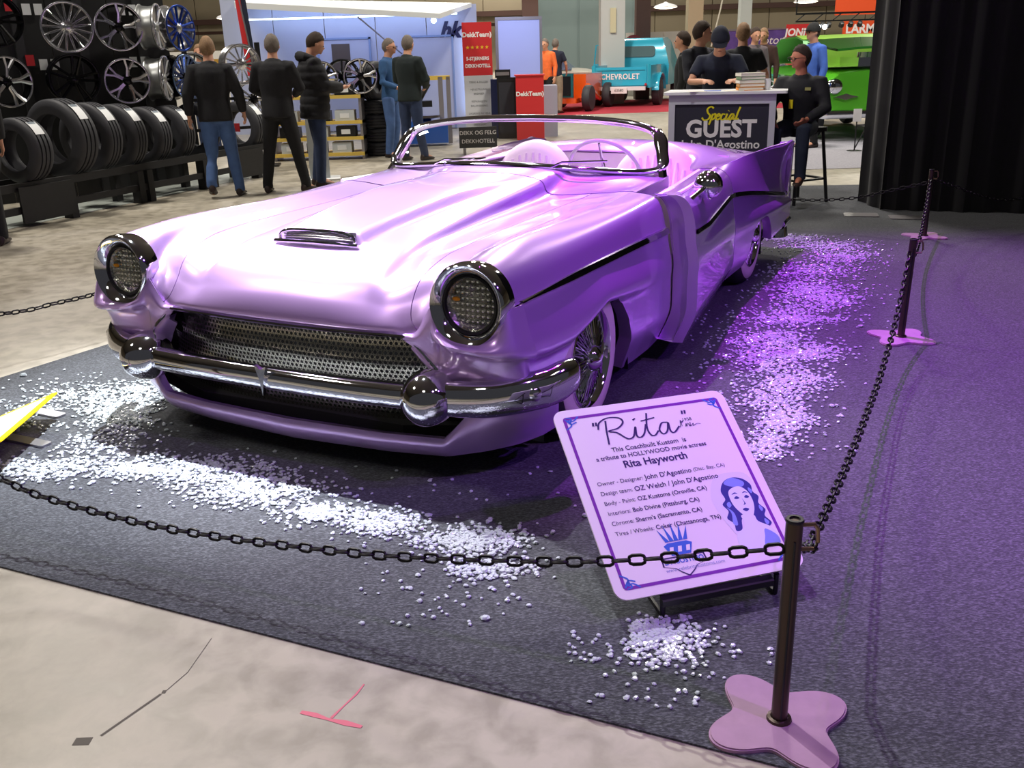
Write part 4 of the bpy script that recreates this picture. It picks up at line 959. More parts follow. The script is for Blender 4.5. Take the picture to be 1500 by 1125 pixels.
    for s_ in 'lr':
        a_, t_ = V['a'+s_], V['t'+s_]; d = (t_-a_); dh = Vector((d.x, d.y, 0)).normalized(); dd = d.normalized()
        up_ = dd.cross(Vector((-dh.y, dh.x, 0))).normalized(); up_ = up_ if up_.z > 0 else -up_; sd = dd.cross(up_).normalized()
        b0 = a_-Vector((0, 0, .0)); rows = []
        for q, wd, hh in ((-.075, .024, .05), (-.06, .038, .085), (0, .044, .10), (.06, .046, .065), (.13, .05, .045), (.175, .040, .035), (.195, .018, .022)):
            c_ = Vector((a_.x, a_.y, 0))+dh*q; base = lerp1(a_.z-.085, max(0, t_.z-.03), (q+.07)/.26)
            rows.append([Vector((c_.x-dh.y*wd*cos(2*pi*k/12), c_.y+dh.x*wd*cos(2*pi*k/12), base+hh*.5+hh*.5*sin(2*pi*k/12))) for k in range(12)])
        m = MB().grid(rows, False, True); m.add(rows[0], [tuple(range(12))]); m.add(rows[-1], [tuple(range(12))]); obj('shoe', m, shoe, t)
    if hood:
        hd = MB().tube([Vector(p)+V['nek'] for p in ((-.11, .02, -.03), (-.10, -.08, -.01), (0, -.125, .0), (.10, -.08, -.01), (.11, .02, -.03))], [.03, .052, .062, .052, .03], 10); obj('hood', hd, top, t)
    return t
def lerp1(a, b, t): return a+(b-a)*min(1, max(0, t))
person('man in dark jacket and blue jeans walking away past the tyre rack', (-3.33, 11.33), R(14), pose=dict(kl=(-.09, -.02, .50), al=(-.13, -.16, .17), tl=(-.13, -.06, .05), kr=(.13, .06, .50), ar=(.17, .03, .09), tr=(.20, .18, .035), el=(-.27, -.04, 1.16), wl=(-.29, .02, .92), er=(.28, .0, 1.16), wr=(.31, .10, .94)), hair=BLDH, puff=.02, h=1.01)
person('man in black jacket and black trousers standing legs apart, back turned', (-2.66, 11.58), R(0), pose=dict(kl=(-.15, .0, .50), al=(-.21, -.02, .09), tl=(-.22, .13, .035), kr=(.17, .0, .50), ar=(.24, .0, .09), tr=(.30, .13, .035), er=(.27, .06, 1.18), wr=(.16, .24, 1.10), el=(-.27, .06, 1.18), wl=(-.16, .24, 1.10)), legs=TROU, hair=GREYH, puff=.016, head_rot=6)
person('man in black hooded puffer jacket and jeans looking down at his phone', (-2.31, 12.05), R(-68), pose=dict(el=(-.24, .10, 1.16), wl=(-.10, .32, 1.14), er=(.24, .10, 1.16), wr=(.06, .32, 1.14), kl=(-.1, .03, .49), kr=(.1, .0, .49)), legs=DJEAN, puff=.045, head_tilt=-22, hood=True, h=1.03)
person('grey-haired man in glasses and blue sweater facing the man in dark jacket', (-1.76, 15.35), R(-105), top=fabric('blue_knit', (46, 84, 130)), legs=JEAN, hair=GREYH, glasses=True, h=1.0, pose=dict(wl=(-.18, .2, 1.05), wr=(.18, .2, 1.05)))
person('man in dark green-black jacket seen from behind left of the windscreen', (-1.40, 14.75), R(-28), top=fabric('bottle_black_cloth', (20, 32, 34)), legs=DJEAN, hair=GREYH, puff=.02, pose=dict(el=(-.25, .06, 1.16), wl=(-.12, .25, 1.05), er=(.26, .06, 1.16), wr=(.12, .25, 1.05), ar=(.17, .05, .09), tr=(.2, .2, .035)))
person('man in navy polo shirt and khaki trousers standing by the red display box', (1.33, 25.0), R(-25), top=NAVY, legs=fabric('khaki_cloth', (150, 138, 118)), hair=GREYH, bare_arm=True, pose=dict(er=(.27, .04, 1.17), wr=(.22, .2, 1.0)))
person('man in black cut off by the left edge of the photo', (-4.72, 8.55), R(20), legs=TROU, puff=.03)
person('dark-haired man in dark shirt behind the guest counter, looking to the right', (2.30, 11.6), R(-150), hair=BRNH, top=fabric('charcoal_cloth', (44, 46, 56)), pose=dict(el=(-.25, .1, 1.16), wl=(-.1, .3, 1.08), er=(.25, .1, 1.16), wr=(.1, .3, 1.08)), head_rot=60, legs=TROU)
person('man in navy baseball cap bent over the guest counter, writing', (2.28, 10.45), R(168), top=NAVY, cap=fabric('navy_cap', (18, 22, 40)), head_tilt=-32, pose=dict(che=(0, .10, 1.25), uch=(0, .16, 1.36), nek=(0, .22, 1.43), nk2=(0, .26, 1.48), sl=(-.18, .15, 1.36), sr=(.18, .15, 1.36), el=(-.28, .26, 1.16), wl=(-.16, .46, 1.17), er=(.28, .26, 1.16), wr=(.14, .48, 1.17)), bare_arm=True, legs=TROU)
person('fair-haired man in black T-shirt standing with his back turned behind the counter', (2.86, 11.85), R(-8), hair=BLDH, top=fabric('black_tshirt', (18, 20, 28)), bare_arm=True, legs=TROU, h=1.0, pose=dict(er=(.29, .05, 1.18), wr=(.33, .2, 1.0)))
person('man in dark jacket standing right of the turquoise pickup', (2.42, 13.2), R(70), top=fabric('dark_olive_cloth', (34, 36, 38)), hair=BRNH, legs=TROU, h=.97)
person('brown-haired person in grey top in the crowd behind the counter', (4.30, 17.0), R(190), top=fabric('grey_top', (96, 84, 90)), hair=BRNH, legs=TROU, hairlen=1)
person('person in black and orange top in the crowd beneath the purple banner', (4.72, 18.0), R(150), top=fabric('black_orange', (58, 34, 30)), hair=BLDH, legs=TROU, hairlen=1)
person('man in blue shirt and dark cap behind the seated man', (4.66, 14.9), R(110), top=fabric('blue_shirt', (60, 96, 180)), cap=fabric('black_cap', (18, 18, 20)), legs=TROU)
person('fair-haired visitor in the far crowd left of the white booth', (-5.2, 17.2), R(190), top=fabric('grey_blue_cloth', (90, 96, 110)), hair=BLDH, legs=DJEAN)
person('visitor in red top in the far crowd behind the wheel display', (-6.4, 17.6), R(200), top=fabric('faded_red_cloth', (160, 80, 90)), hair=BRNH, legs=DJEAN)
person('visitor in blue cap in the far crowd behind the wheel display', (-5.95, 17.0), R(160), top=fabric('deep_blue_cloth', (40, 60, 120)), cap=fabric('bright_blue_cap', (40, 90, 190)), legs=DJEAN)
person('person in orange vest by the lilac booth wall', (1.05, 24.0), R(150), top=fabric('orange_vest', (236, 110, 50)), hair=GREYH, legs=TROU)
# seated guest on his bar stool
SX, SY = 2.93, 9.62
st = thing('bar_stool', 'tall black bar stool under the seated man beside the guest counter', 'stool', (SX+.02, SY+.04, 0), R(25))
obj('seat', MB().prism(rrect(-.19, .19, -.19, .19, .04), .70, .74), BLACK, st)
for sx in (-1, 1):
    for sy in (-1, 1): obj('leg', MB().tube([(sx*.15, sy*.15, .70), (sx*.21, sy*.21, .006)], .017, 8), BLACK, st)
for a, b in (((-.19, -.19), (.19, -.19)), ((.19, -.19), (.19, .19)), ((.19, .19), (-.19, .19)), ((-.19, .19), (-.19, -.19))): obj('stretcher', MB().tube([(*a, .24), (*b, .24)], .012, 8), BLACK, st)
m = MB().tube([(-.17, .18, .72), (-.17, .22, 1.10)], .014, 8).tube([(.17, .18, .72), (.17, .22, 1.10)], .014, 8); m.box(-.19, .19, .205, .235, .98, 1.12); obj('backrest', m, BLACK, st)
gs = person('man with glasses and black jacket seated on a bar stool beside the counter', (SX, SY), R(150), h=.93, top=BLKF, legs=fabric('dark_blue_jeans', (30, 38, 58)), hair=fabric('dark_brown_hair', (50, 36, 30)), skin=SKIN2, glasses=True, hairlen=1.2, puff=.02, head_rot=-62 + 20, head_tilt=-4,
       pose=dict(pel=(0, 0, .83), bel=(0, .03, .97), che=(0, .07, 1.14), uch=(0, .09, 1.26), nek=(0, .11, 1.34), nk2=(0, .13, 1.41), sl=(-.19, .08, 1.26), sr=(.19, .08, 1.26), hl=(-.10, .04, .80), hr=(.10, .04, .80), kl=(-.14, .46, .80), kr=(.16, .42, .78), al=(-.13, .42, .34), tl=(-.14, .57, .28), ar=(.14, .34, .33), tr=(.16, .49, .27), el=(-.28, .14, 1.00), wl=(-.14, .36, .90), er=(.30, .12, 1.02), wr=(.20, .34, .89)))
obj('badge', MB().box(.04, .08, .215, .225, 1.0, 1.09), mat('yellow_badge', (240, 220, 20), .4), gs); obj('jacket_emblem', MB().box(-.13, -.07, .205, .212, 1.18, 1.21), mat('olive_thread', (150, 146, 90), .7), gs)
# ------------------------------------------------------------------ tyre and wheel stand on the left
def tyre_mesh(rad, wd, hole, axis_M, n=40):
    w2 = wd/2; p = [(hole, -w2*.75), (hole+.01, -w2*.95), (rad*.82, -w2), (rad*.95, -w2*.9), (rad, -w2*.72)]
    for g in (-.42, 0, .42):
        p += [(rad+.002, w2*(g-.12)), (rad-.012, w2*(g-.10)), (rad-.012, w2*(g+.02)), (rad+.002, w2*(g+.04))]
    p += [(rad, w2*.72), (rad*.95, w2*.9), (rad*.82, w2), (hole+.01, w2*.95), (hole, w2*.75), (hole+.01, w2*.4), (rad*.85, 0), (hole+.01, -w2*.4), (hole, -w2*.75)]
    return MB().lathe(p, n, axis_M)
rdir = Vector((.37, .93, 0)).normalized(); rz_ = atan2(rdir.y, rdir.x)
AX = Matrix.Rotation(R(90), 4, 'Y')            # local z -> world x; then rotate with rz
LBL = mat('white_label', (228, 230, 232), .5)
def tyre_up(x, y, z, rad, wd, label, a=rz_, sticker=.82, rim=None, group='new tyres standing on the rack'):
    t = thing('car_tyre', label, 'tyre', (x, y, z), a, group)
    obj('tread', tyre_mesh(rad, wd, rad*.62, AX), RUB, t)
    if sticker is not None:
        P = []
        for k in range(7):
            b = sticker+(.50)*k/6-.25; P.append([Vector((q, -(rad+.005)*sin(b), (rad+.005)*cos(b))) for q in (-.055, .055)])
        obj('paper_label', MB().grid(P), LBL, t)
        P = []
        for k in range(2):
            b = sticker-.25+.10*k; P.append([Vector((q, -(rad+.0058)*sin(b), (rad+.0058)*cos(b))) for q in (-.045, .045)])
        obj('label_stripe', MB().grid(P), mat('label_grey', (120, 130, 140), .5), t)
    return t
tyre_up(-5.12, 9.25, .74, .32, .22, 'first tyre at the left end of the rack, partly cut off, with tan wheel')
obj('wheel_disc', MB().lathe([(.2, -.10), (.19, -.08), (.05, -.06), (0, -.06)], 24, AX), mat('tan_alloy', (140, 110, 80), .35, .8), bpy.data.objects['car_tyre'])
tyre_up(-4.83, 9.72, .74, .315, .24, 'small tyre with large white label in front of the biggest one')
tyre_up(-4.70, 10.35, .80, .40, .27, 'biggest tyre on the rack, with a white label on its shoulder')
tyre_up(-4.56, 10.75, .77, .37, .22, 'deep treaded tyre just behind the biggest one')
tyre_up(-4.42, 11.14, .74, .36, .22, 'fourth labelled tyre from the left on the rack')
tyre_up(-4.27, 11.60, .71, .33, .22, 'low profile tyre in the middle of the rack behind the fourth')
tyre_up(-4.12, 12.0, .70, .33, .22, 'smooth tyre left of the walking man, with slanted label')
tyre_up(-3.95, 12.5, .70, .33, .20, 'tyre on the rack just hidden by the walking man', sticker=None)
tyre_up(-3.58, 13.35, .66, .34, .24, 'tyre at the right end of the rack between the two men')
obj('sale_tag', MB().box(-.14, -.13, -.06, .06, -.05, .06), mat('red_tag', (200, 40, 50), .5), bpy.data.objects['car_tyre.008'])
RK = thing('tyre_rack', 'long low black wooden rack carrying a row of tyres', 'rack', (-4.63, 10.0, 0), rz_)
BW = mat('black_stained_wood', (22, 21, 24), .6, noise=(20, .2))
for (ya, yb, z0, z1) in ((-.04, .0, .36, .44), (-.04, .0, .14, .21), (.36, .40, .36, .44)): obj('rail', MB().box(-1.6, 3.7, ya, yb, z0, z1), BW, RK, smooth=False)
for x in (-.9, .02, 1.05, 1.2, 2.2, 2.36, 3.3): obj('leg', MB().box(x, x+.09, -.06, .06, 0.001, .36), BW, RK, smooth=False)
for x in (-.9, .02, 1.1, 2.3, 3.3): obj('leg', MB().box(x, x+.09, .34, .42, 0.001, .36), BW, RK, smooth=False)
obj('apron_board', MB().box(-.6, .08, -.065, -.04, .05, .40), BW, RK, smooth=False); obj('apron_board', MB().box(2.9, 3.45, -.065, -.04, .05, .40), BW, RK, smooth=False)
obj('floor_sheet', MB().box(-1.6, 3.7, .1, .9, 0.0005, .004), mat('pale_sheet', (160, 166, 160), .6), RK, smooth=False)
# display wall
WB = mat('black_display_board', (20, 20, 22), .55, noise=(6, .2)); wa = Vector((-7.4, 9.9, 0)); wb = Vector((-4.22, 12.75, 0)); wd_ = (wb-wa); wl = wd_.length; wr_ = atan2(wd_.y, wd_.x)
DW = thing('display_wall', 'tall black display wall hung with alloy wheels', 'display wall', tuple(wa), wr_)
nP = 6
for k in range(nP): obj('panel', MB().box(wl*k/nP+.006, wl*(k+1)/nP-.006, 0, .05, .001, 3.1), WB, DW, smooth=False)
for k in range(nP): obj('upright', MB().box(wl*(k+.5)/nP-.05, wl*(k+.5)/nP+.05, -.04, 0, .001, 3.1), mat('dark_upright', (40, 40, 43), .5), DW, smooth=False)
ALU = mat('silver_alloy', (205, 205, 210), .25, .9); GBK = mat('gloss_black_alloy', (16, 16, 20), .15, .5); DARKB = mat('wheel_barrel_dark', (52, 54, 60), .35, .8); MACH = mat('machined_face', (222, 222, 228), .2, .95)
def alloy(label, loc, face, rad, n, style, mb_, ms, group='alloy wheels hung on the black display wall', wd=.2):
    t = thing('alloy_wheel', label, 'wheel', loc, atan2(face[1], face[0]), group)     # local x = face direction
    M = Matrix.Rotation(R(90), 4, 'Y') @ Matrix.Rotation(R(90), 4, 'Z') 
    obj('barrel', MB().lathe([(rad, 0), (rad+.004, -.012), (rad-.02, -.03), (rad-.03, -wd*.5), (rad-.02, -wd+.02), (rad, -wd), (rad-.012, -wd+.004), (rad-.042, -wd*.5), (rad-.03, -.02), (rad-.02, -.006), (rad-.012, .004), (rad, 0)], 40, M), mb_, t)
    obj('rim_lip', MB().lathe([(rad+.002, -.008), (rad+.003, .004), (rad-.008, .008), (rad-.018, .004), (rad-.018, -.006)], 40, M), ms, t)
    obj('hub', MB().lathe([(.075, -.06), (.07, -.025), (.045, -.012), (.03, -.005), (0, -.003)], 20, M), mb_ if style != 'multi' else ms, t)
    for k in range(n):
        a = 2*pi*k/n+.1; m = MB()
        def pr(r_, s_, h): return M @ Vector((r_*cos(a)-s_*sin(a), r_*sin(a)+s_*cos(a), h))
        if style == 'multi': m.add([pr(.05, -.012, -.03), pr(.05, .012, -.03), pr(rad-.015, .012, -.008), pr(rad-.015, -.012, -.008), pr(.05, 0, -.006), pr(rad-.015, 0, .002)], [(0, 3, 5, 4), (1, 4, 5, 2), (0, 1, 2, 3), (0, 4, 1), (3, 2, 5)])
        elif style == 'y':
            for sg in (-1, 1): m.tube([pr(.05, sg*.006, -.03), pr(rad*.55, sg*.012, -.022), pr(rad-.012, sg*rad*.20, -.006)], [.019, .016, .020], 5)
        else:
            for sg in (-1, 1): m.tube([pr(.05, sg*.016, -.03), pr(rad-.012, sg*.045, -.006)], [.015, .018], 5)
        obj('spoke', m, ms, t)
    return t
cf_ = (.40, -.92)
alloy('silver multi-spoke wheel at the top of the display wall', (-4.90, 11.42, 1.93), cf_, .275, 17, 'multi', ALU, MACH)
alloy('black and silver Y-spoke wheel, top row beside the silver multi-spoke', (-4.47, 11.82, 1.93), cf_, .265, 5, 'y', GBK, MACH)
alloy('black and silver Y-spoke wheel, lower row beneath the other Y-spoke one', (-4.43, 11.72, 1.33), cf_, .255, 5, 'y', GBK, MACH)
alloy('gloss black wheel in the lower row beneath the multi-spoke', (-4.87, 11.32, 1.37), (.55, -.83), .275, 5, 'twin', GBK, GBK)
alloy('black wheel with thin bright rim, lower row at the left', (-5.45, 10.95, 1.37), (.75, -.66), .27, 5, 'y', GBK, MACH)
alloy('gloss black wheel cut off at the top left corner', (-5.42, 10.9, 2.0), (.65, -.75), .27, 5, 'twin', GBK, GBK)
alloy('silver wheel seen edge on, top row at the end of the wall', (-4.11, 12.15, 1.93), (.96, .05), .26, 6, 'twin', mat('raw_alloy', (170, 172, 172), .35, .9), ALU)
alloy('silver wheel seen edge on, lower row at the end of the wall', (-4.09, 12.1, 1.34), (.96, .05), .26, 6, 'twin', mat('raw_alloy', (170, 172, 172), .35, .9), ALU)
alloy('blue-lit wheel with bright barrel, top row, last on the wall', (-3.98, 12.55, 1.92), (.93, -.34), .27, 7, 'twin', ALU, mat('blue_lit_alloy', (60, 90, 190), .2, .8))  # blue light falling on the wheel is put into the spoke colour
alloy('blue-lit mesh wheel, lower row, last on the wall', (-3.97, 12.5, 1.34), (.93, -.34), .27, 10, 'twin', GBK, mat('blue_lit_silver_alloy', (120, 140, 190), .2, .9))  # silver spokes coloured with the blue light that falls on them
alloy('silver multi-spoke wheel between the walking man and the second man', (-3.50, 13.45, 1.47), (.6, -.8), .26, 14, 'multi', ALU, MACH, group='alloy wheels on the display frame behind the men')
alloy('dark mesh wheel behind the walking man', (-4.22, 13.6, 1.38), (.6, -.8), .26, 10, 'multi', GBK, ALU, group='alloy wheels on the display frame behind the men')
alloy('black wheel low behind the second man', (-3.50, 13.85, 1.0), (.4, -.9), .25, 5, 'twin', GBK, MACH, group='alloy wheels on the display frame behind the men')
fr_ = thing('wheel_stand', 'black steel stand holding wheels behind the walking man', 'stand', (-3.85, 13.75, 0), R(30)); 
for x in (-.5, .5): obj('upright', MB().box(x-.03, x+.03, -.03, .03, .001, 1.75), BLACK, fr_, smooth=False)
for z in (.6, 1.0, 1.45): obj('cross_bar', MB().box(-.5, .5, -.02, .02, z, z+.04), BLACK, fr_, smooth=False)
def on_wall(u, z): return (u, -.045, z)
for (u, z) in ((.0, 0),): pass
for k, (u, z) in enumerate(((2.58, 2.08), (2.71, 2.08), (3.66, 2.08), (3.80, 2.08), (2.66, 1.48), (2.79, 1.48), (3.72, 1.48), (3.86, 1.48), (2.40, 2.12), (2.52, 1.53))):
    obj('price_card', MB().box(u, u+.09, -.055, -.045, z, z+.12), LBL if k < 8 else mat('red_tag', (200, 40, 50), .5), DW, smooth=False)
# tyre stack and upright tyre
for k in range(4):
    t = thing('car_tyre', ('bottom tyre', 'second tyre up', 'third tyre up', 'top flat tyre')[k]+' of the black stack beside the yellow shelves', 'tyre', (-2.02, 15.75, .115+.215*k), .3*k, 'stacked tyres beside the yellow shelves')
    obj('tread', tyre_mesh(.275, .21, .17, Matrix()), RUB, t)
tyre_up(-2.06, 15.7, 1.15, .30, .22, 'tyre standing upright on top of the tyre stack', R(-25), None, group=None)
# shelf with yellow boards
YW = mat('yellow_shelf_board', (216, 184, 84), .6); SH_ = thing('display_shelf', 'display shelves with yellow board edges and boxed goods', 'shelf', (-2.9, 15.4, 0), 0)
for z in (.06, .30, .54, .92): obj('shelf_board', MB().box(-.75, .70, -.25, .25, z, z+.05), YW, SH_, smooth=False)
for x in (-.72, .66): obj('side_panel', MB().box(x, x+.04, -.22, .22, .001, 1.0), STEEL, SH_, smooth=False)
for k, (x, z, cc) in enumerate(((-.6, .11, 0), (-.2, .11, 1), (.2, .11, 0), (-.6, .35, 1), (-.15, .35, 0), (.28, .35, 1), (-.6, .59, 0), (-.1, .59, 1), (.28, .59, 0), (.30, .97, 1))):
    b = thing('parts_box', ('white and grey' if cc == 0 else 'black')+' box of parts on the yellow shelves, '+('bottom left', 'bottom middle', 'bottom right', 'middle left', 'centre', 'middle right', 'upper left', 'upper middle', 'upper right', 'top')[k]+' board', 'box', (-2.9+x, 15.3, z), 0, 'boxes on the yellow shelves')
    obj('carton', MB().box(0, .30, -.12, .12, .001, .155), mat('pale_carton', (190, 196, 200), .6) if cc == 0 else BLACK, b, smooth=False); obj('carton_label', MB().box(.08, .22, -.124, -.12, .04, .11), LBL, b, smooth=False)
for k, (x, z) in enumerate(((-2.50, 1.24), (-2.18, 1.24), (-2.78, 1.22))): alloy(('black wheel leaning', 'bright spoked wheel', 'dark wheel')[k]+' on top of the yellow shelves', (x, (15.46, 15.2, 15.2)[k], z), (.1*k, -1), .255, 5, ('twin', 'y', 'twin')[k], GBK, MACH if k != 0 else DARKB, group='wheels on top of the yellow shelves')
pd = thing('display_pedestal', 'pale grey display pedestal between the two men in black', 'pedestal', (-2.46, 12.75, 0), R(10)); obj('foot_plate', MB().box(-.26, .26, -.2, .2, .001, .02), LBL, pd, smooth=False); obj('column', MB().box(-.13, .13, -.08, .08, .02, 1.0), mat('pale_grey_board', (176, 182, 184), .5), pd, smooth=False)
# ------------------------------------------------------------------ white booth trailer, canopy, banner, boxes
BTH = mat('white_booth_panel', (178, 184, 206), .4); LIL = mat('lilac_panel', (170, 182, 238), .4); BT = thing('booth_trailer', 'white exhibition trailer with blue lit wall, doors and canopy', 'booth', (-3.2, 21, 0))
for k in range(5): obj('wall_panel', MB().box(-2.6+1.06*k+.008, -2.6+1.06*(k+1)-.008, 0, .08, .001, 2.72-.06*k), BTH, BT, smooth=False)
for a, b in ((-.62, .42), (1.25, 2.15)):
    obj('door', MB().box(a, b, -.05, 0, .02, 1.85), BTH, BT, smooth=False); obj('door_frame', MB().box(a-.04, a, -.07, 0, .02, 1.9).box(b, b+.04, -.07, 0, .02, 1.9).box(a-.04, b+.04, -.07, 0, 1.86, 1.9), mat('booth_frame', (130, 150, 190), .4), BT, smooth=False)
obj('window', MB().box(-.36, .02, -.06, -.045, 1.15, 1.78), mat('brown_opening', (84, 72, 64), .5), BT, smooth=False)
m = MB(); m.add([(-1.35, -3.6, 2.36), (2.15, -3.6, 2.10), (2.6, .0, 2.42), (-2.2, .0, 2.60), (-1.35, -3.6, 2.46), (2.15, -3.6, 2.18), (2.6, .0, 2.5), (-2.2, .0, 2.72)], [(0, 1, 2, 3), (4, 7, 6, 5), (0, 4, 5, 1), (1, 5, 6, 2), (2, 6, 7, 3), (3, 7, 4, 0)]); obj('canopy', m, mat('canopy_white', (222, 226, 228), .5), BT, smooth=False)
obj('canopy_strut', MB().tube([(.6, -2.6, 2.2), (1.1, -.06, 1.55)], .015, 6), STEEL, BT)
lt = mat('cool_lamp', (200, 220, 255), .3, emis=(190, 215, 255), es=6); obj('light_strip', MB().box(-2.0, 2.3, -.25, -.2, 2.28, 2.31), lt, BT, smooth=False); obj('light_strip', MB().box(2.44, 2.47, -.12, -.08, .3, 1.9), lt, BT, smooth=False); obj('lamp_head', MB().ball((2.02, -3.3, 2.08), .05, 10, 6), lt, BT)
text('hk', .42, mat('logo_navy', (24, 30, 70), .4), BT, (2.12, -.012, 1.98), (R(90), 0, 0), shear=.35, bold=.02)
area('booth_light', (-3.0, 19.6, 2.2), (-3.0, 21, 1.0), 3.5, 22, (.45, .55, 1.0), .3); area('booth_light', (.3, 18.9, 2.6), (.3, 20.2, 1.2), 1.0, 14, (.5, .6, 1.0), .5)
LP = thing('lit_partition', 'tall lilac lit partition wall behind the red display box', 'partition', (.35, 20.2, 0), R(6)); obj('panel', MB().box(-.42, .42, 0, .06, .06, 2.12), LIL, LP, smooth=False)
for a, b, c_, d in ((-.47, -.42, .001, 2.18), (.42, .47, .001, 2.18), (-.42, .42, 2.12, 2.18), (-.42, .42, .001, .06)): obj('frame', MB().box(a, b, -.01, .07, c_, d), STEEL, LP, smooth=False)
REDB = mat('banner_red', (206, 44, 48), .5); WTX = mat('white_print', (244, 240, 240), .5); GTX = mat('grey_print', (120, 122, 126), .5); GOLD = mat('gold_print', (238, 190, 50), .4)
def star(cx, cz, r_, y): return MB().add([(cx+(r_ if k % 2 == 0 else r_*.42)*sin(pi*k/5), y, cz+(r_ if k % 2 == 0 else r_*.42)*cos(pi*k/5)) for k in range(10)], [tuple(range(10))])
BN = thing('rollup_banner', 'tall banner, red top with stars and white lower half with small print', 'banner', (-.46, 18.7, 0), R(2))
obj('red_print', MB().box(-.275, .275, -.004, .004, 1.12, 2.06), REDB, BN, smooth=False); obj('white_print', MB().box(-.27, .27, -.004, .004, .06, 1.12), mat('banner_white', (205, 206, 210), .5), BN, smooth=False); obj('base_case', MB().box(-.29, .29, -.07, .07, .001, .06), STEEL, BN)
text('DekkTeam)', .115, WTX, BN, (0, -.006, 1.84), (R(90), 0, 0), bold=.004)
for k in range(5): obj('star', star(-.18+.09*k, 1.62, .038, -.006), GOLD, BN, smooth=False)
text('5-STJERNERS', .085, WTX, BN, (0, -.006, 1.42), (R(90), 0, 0), bold=.003, sx=.9); text('DEKKHOTELL', .085, WTX, BN, (0, -.006, 1.29), (R(90), 0, 0), bold=.003, sx=.9)
for k, (s_, z) in enumerate((("DEKK & FELGER", 1.0), ("HJULSTILLING", .87), ("BREMSER", .79), ("REPARASJON", .65), ("BALANSERING", .57), ("LAGRING AV HJUL", .43), ("VASK", .36), ("DEKKSKIFT", .22), ("OG MYE MER", .14))): text(s_, .05, GTX, BN, (0, -.006, z), (R(90), 0, 0))
RB = thing('display_box', 'red display counter with white lettering and gold stars', 'counter', (.48, 17.7, 0), 0); obj('cabinet', MB().box(-.25, .25, 0, .4, .001, 1.11), REDB, RB, smooth=False); obj('top_board', MB().box(-.27, .27, -.02, .42, 1.11, 1.13), REDB, RB, smooth=False)
text('DekkTeam)', .105, WTX, RB, (0, -.006, .80), (R(90), 0, 0), bold=.004); [obj('star', star(-.19+.076*k, .42, .028, -.004), GOLD, RB, smooth=False) for k in range(6)]
WC = thing('display_box', 'narrow white cabinet right of the red display counter', 'counter', (.88, 18.2, 0)); obj('cabinet', MB().box(-.13, .12, 0, .4, .001, .92), BTH, WC, smooth=False)
SP = thing('loudspeaker', 'tall black loudspeaker cabinet left of the red display counter', 'speaker', (.06, 18.1, 0)); obj('cabinet', MB().box(-.17, .17, 0, .35, .001, 1.08), BLACK, SP); obj('grille', MB().box(-.14, .14, -.012, 0, .1, 1.0), mat('speaker_cloth', (40, 42, 50), .8), SP)
MX = thing('mixer_box', 'small black device on top of the black loudspeaker', 'device', (.0, 18.2, 1.081)); obj('case', MB().box(-.14, .14, -.08, .08, 0, .14), BLACK, MX); obj('knobs', MB().box(-.12, .12, -.088, -.08, .04, .10), STEEL, MX)
BB = thing('display_box', 'dark blue box between the banner and the black loudspeaker', 'counter', (-.17, 18.3, 0)); obj('cabinet', MB().box(-.06, .07, 0, .3, .001, 1.05), mat('navy_box', (24, 34, 84), .5), BB)
# machine on a steel table
MC = thing('tyre_machine', 'chrome and black garage machine on a blue lit base beneath the booth door', 'machine', (-1.25, 17.2, 0), R(5))
obj('base', MB().box(-.5, .25, -.2, .25, .05, .42), mat('blue_enamel', (40, 96, 190), .3, .3), MC); obj('turntable', MB().lathe([(0, .52), (.26, .52), (.28, .48), (.1, .45), (.08, .42)], 24, Matrix.Translation((-.12, 0, 0))), CHROME, MC); obj('column', MB().box(.12, .20, -.05, .05, .42, 1.15), STEEL, MC); obj('column', MB().box(.26, .33, -.05, .05, .02, 1.15), STEEL, MC)
obj('arm', MB().box(-.25, .33, -.05, .05, 1.10, 1.17), YW, MC); obj('tool_head', MB().tube([(-.2, 0, 1.1), (-.36, 0, .88), (-.2, 0, .80), (-.05, 0, 1.05)], .05, 8), BLACK, MC); obj('tray', MB().box(-.6, 0, -.15, .15, .66, .76), BLACK, MC)
SG = thing('floor_sign', 'low dark sign with white lettering seen through the windscreen', 'sign', (-.42, 15.4, 0), R(4)); obj('board', MB().box(-.30, .30, 0, .02, .10, .42), mat('charcoal_sign', (34, 36, 42), .5), SG, smooth=False); text('DEKK OG FELG', .085, WTX, SG, (0, -.003, .33), (R(90), 0, 0)); text('DEKKHOTELL', .085, WTX, SG, (0, -.003, .20), (R(90), 0, 0))
for x in (-.22, .22): obj('foot', MB().box(x-.02, x+.02, -.12, .14, .001, .10), STEEL, SG)
FF = thing('feather_flag', 'slanting red and navy feather flag above the second man', 'flag', (-3.72, 14.6, 0), R(8)); obj('pole', MB().tube([(.10, 0, .02), (.06, 0, 1.6), (-.10, 0, 3.0)], .012, 8), STEEL, FF); m = MB(); m.grid([[(.07-.10*k/10+(-.02), 0, 1.25+1.75*k/10), (.03-.10*k/10+.10, 0, 1.25+1.75*k/10)] for k in range(11)]); obj('navy_cloth', m, NAVY, FF); m = MB(); m.grid([[(.04-.10*k/10-.06, -.004, 1.3+1.7*k/10), (.055-.10*k/10, -.004, 1.3+1.7*k/10)] for k in range(11)]); obj('red_cloth', m, REDB, FF)
obj('foot_plate', MB().box(-.1, .3, -.2, .2, .001, .02), BLACK, FF)
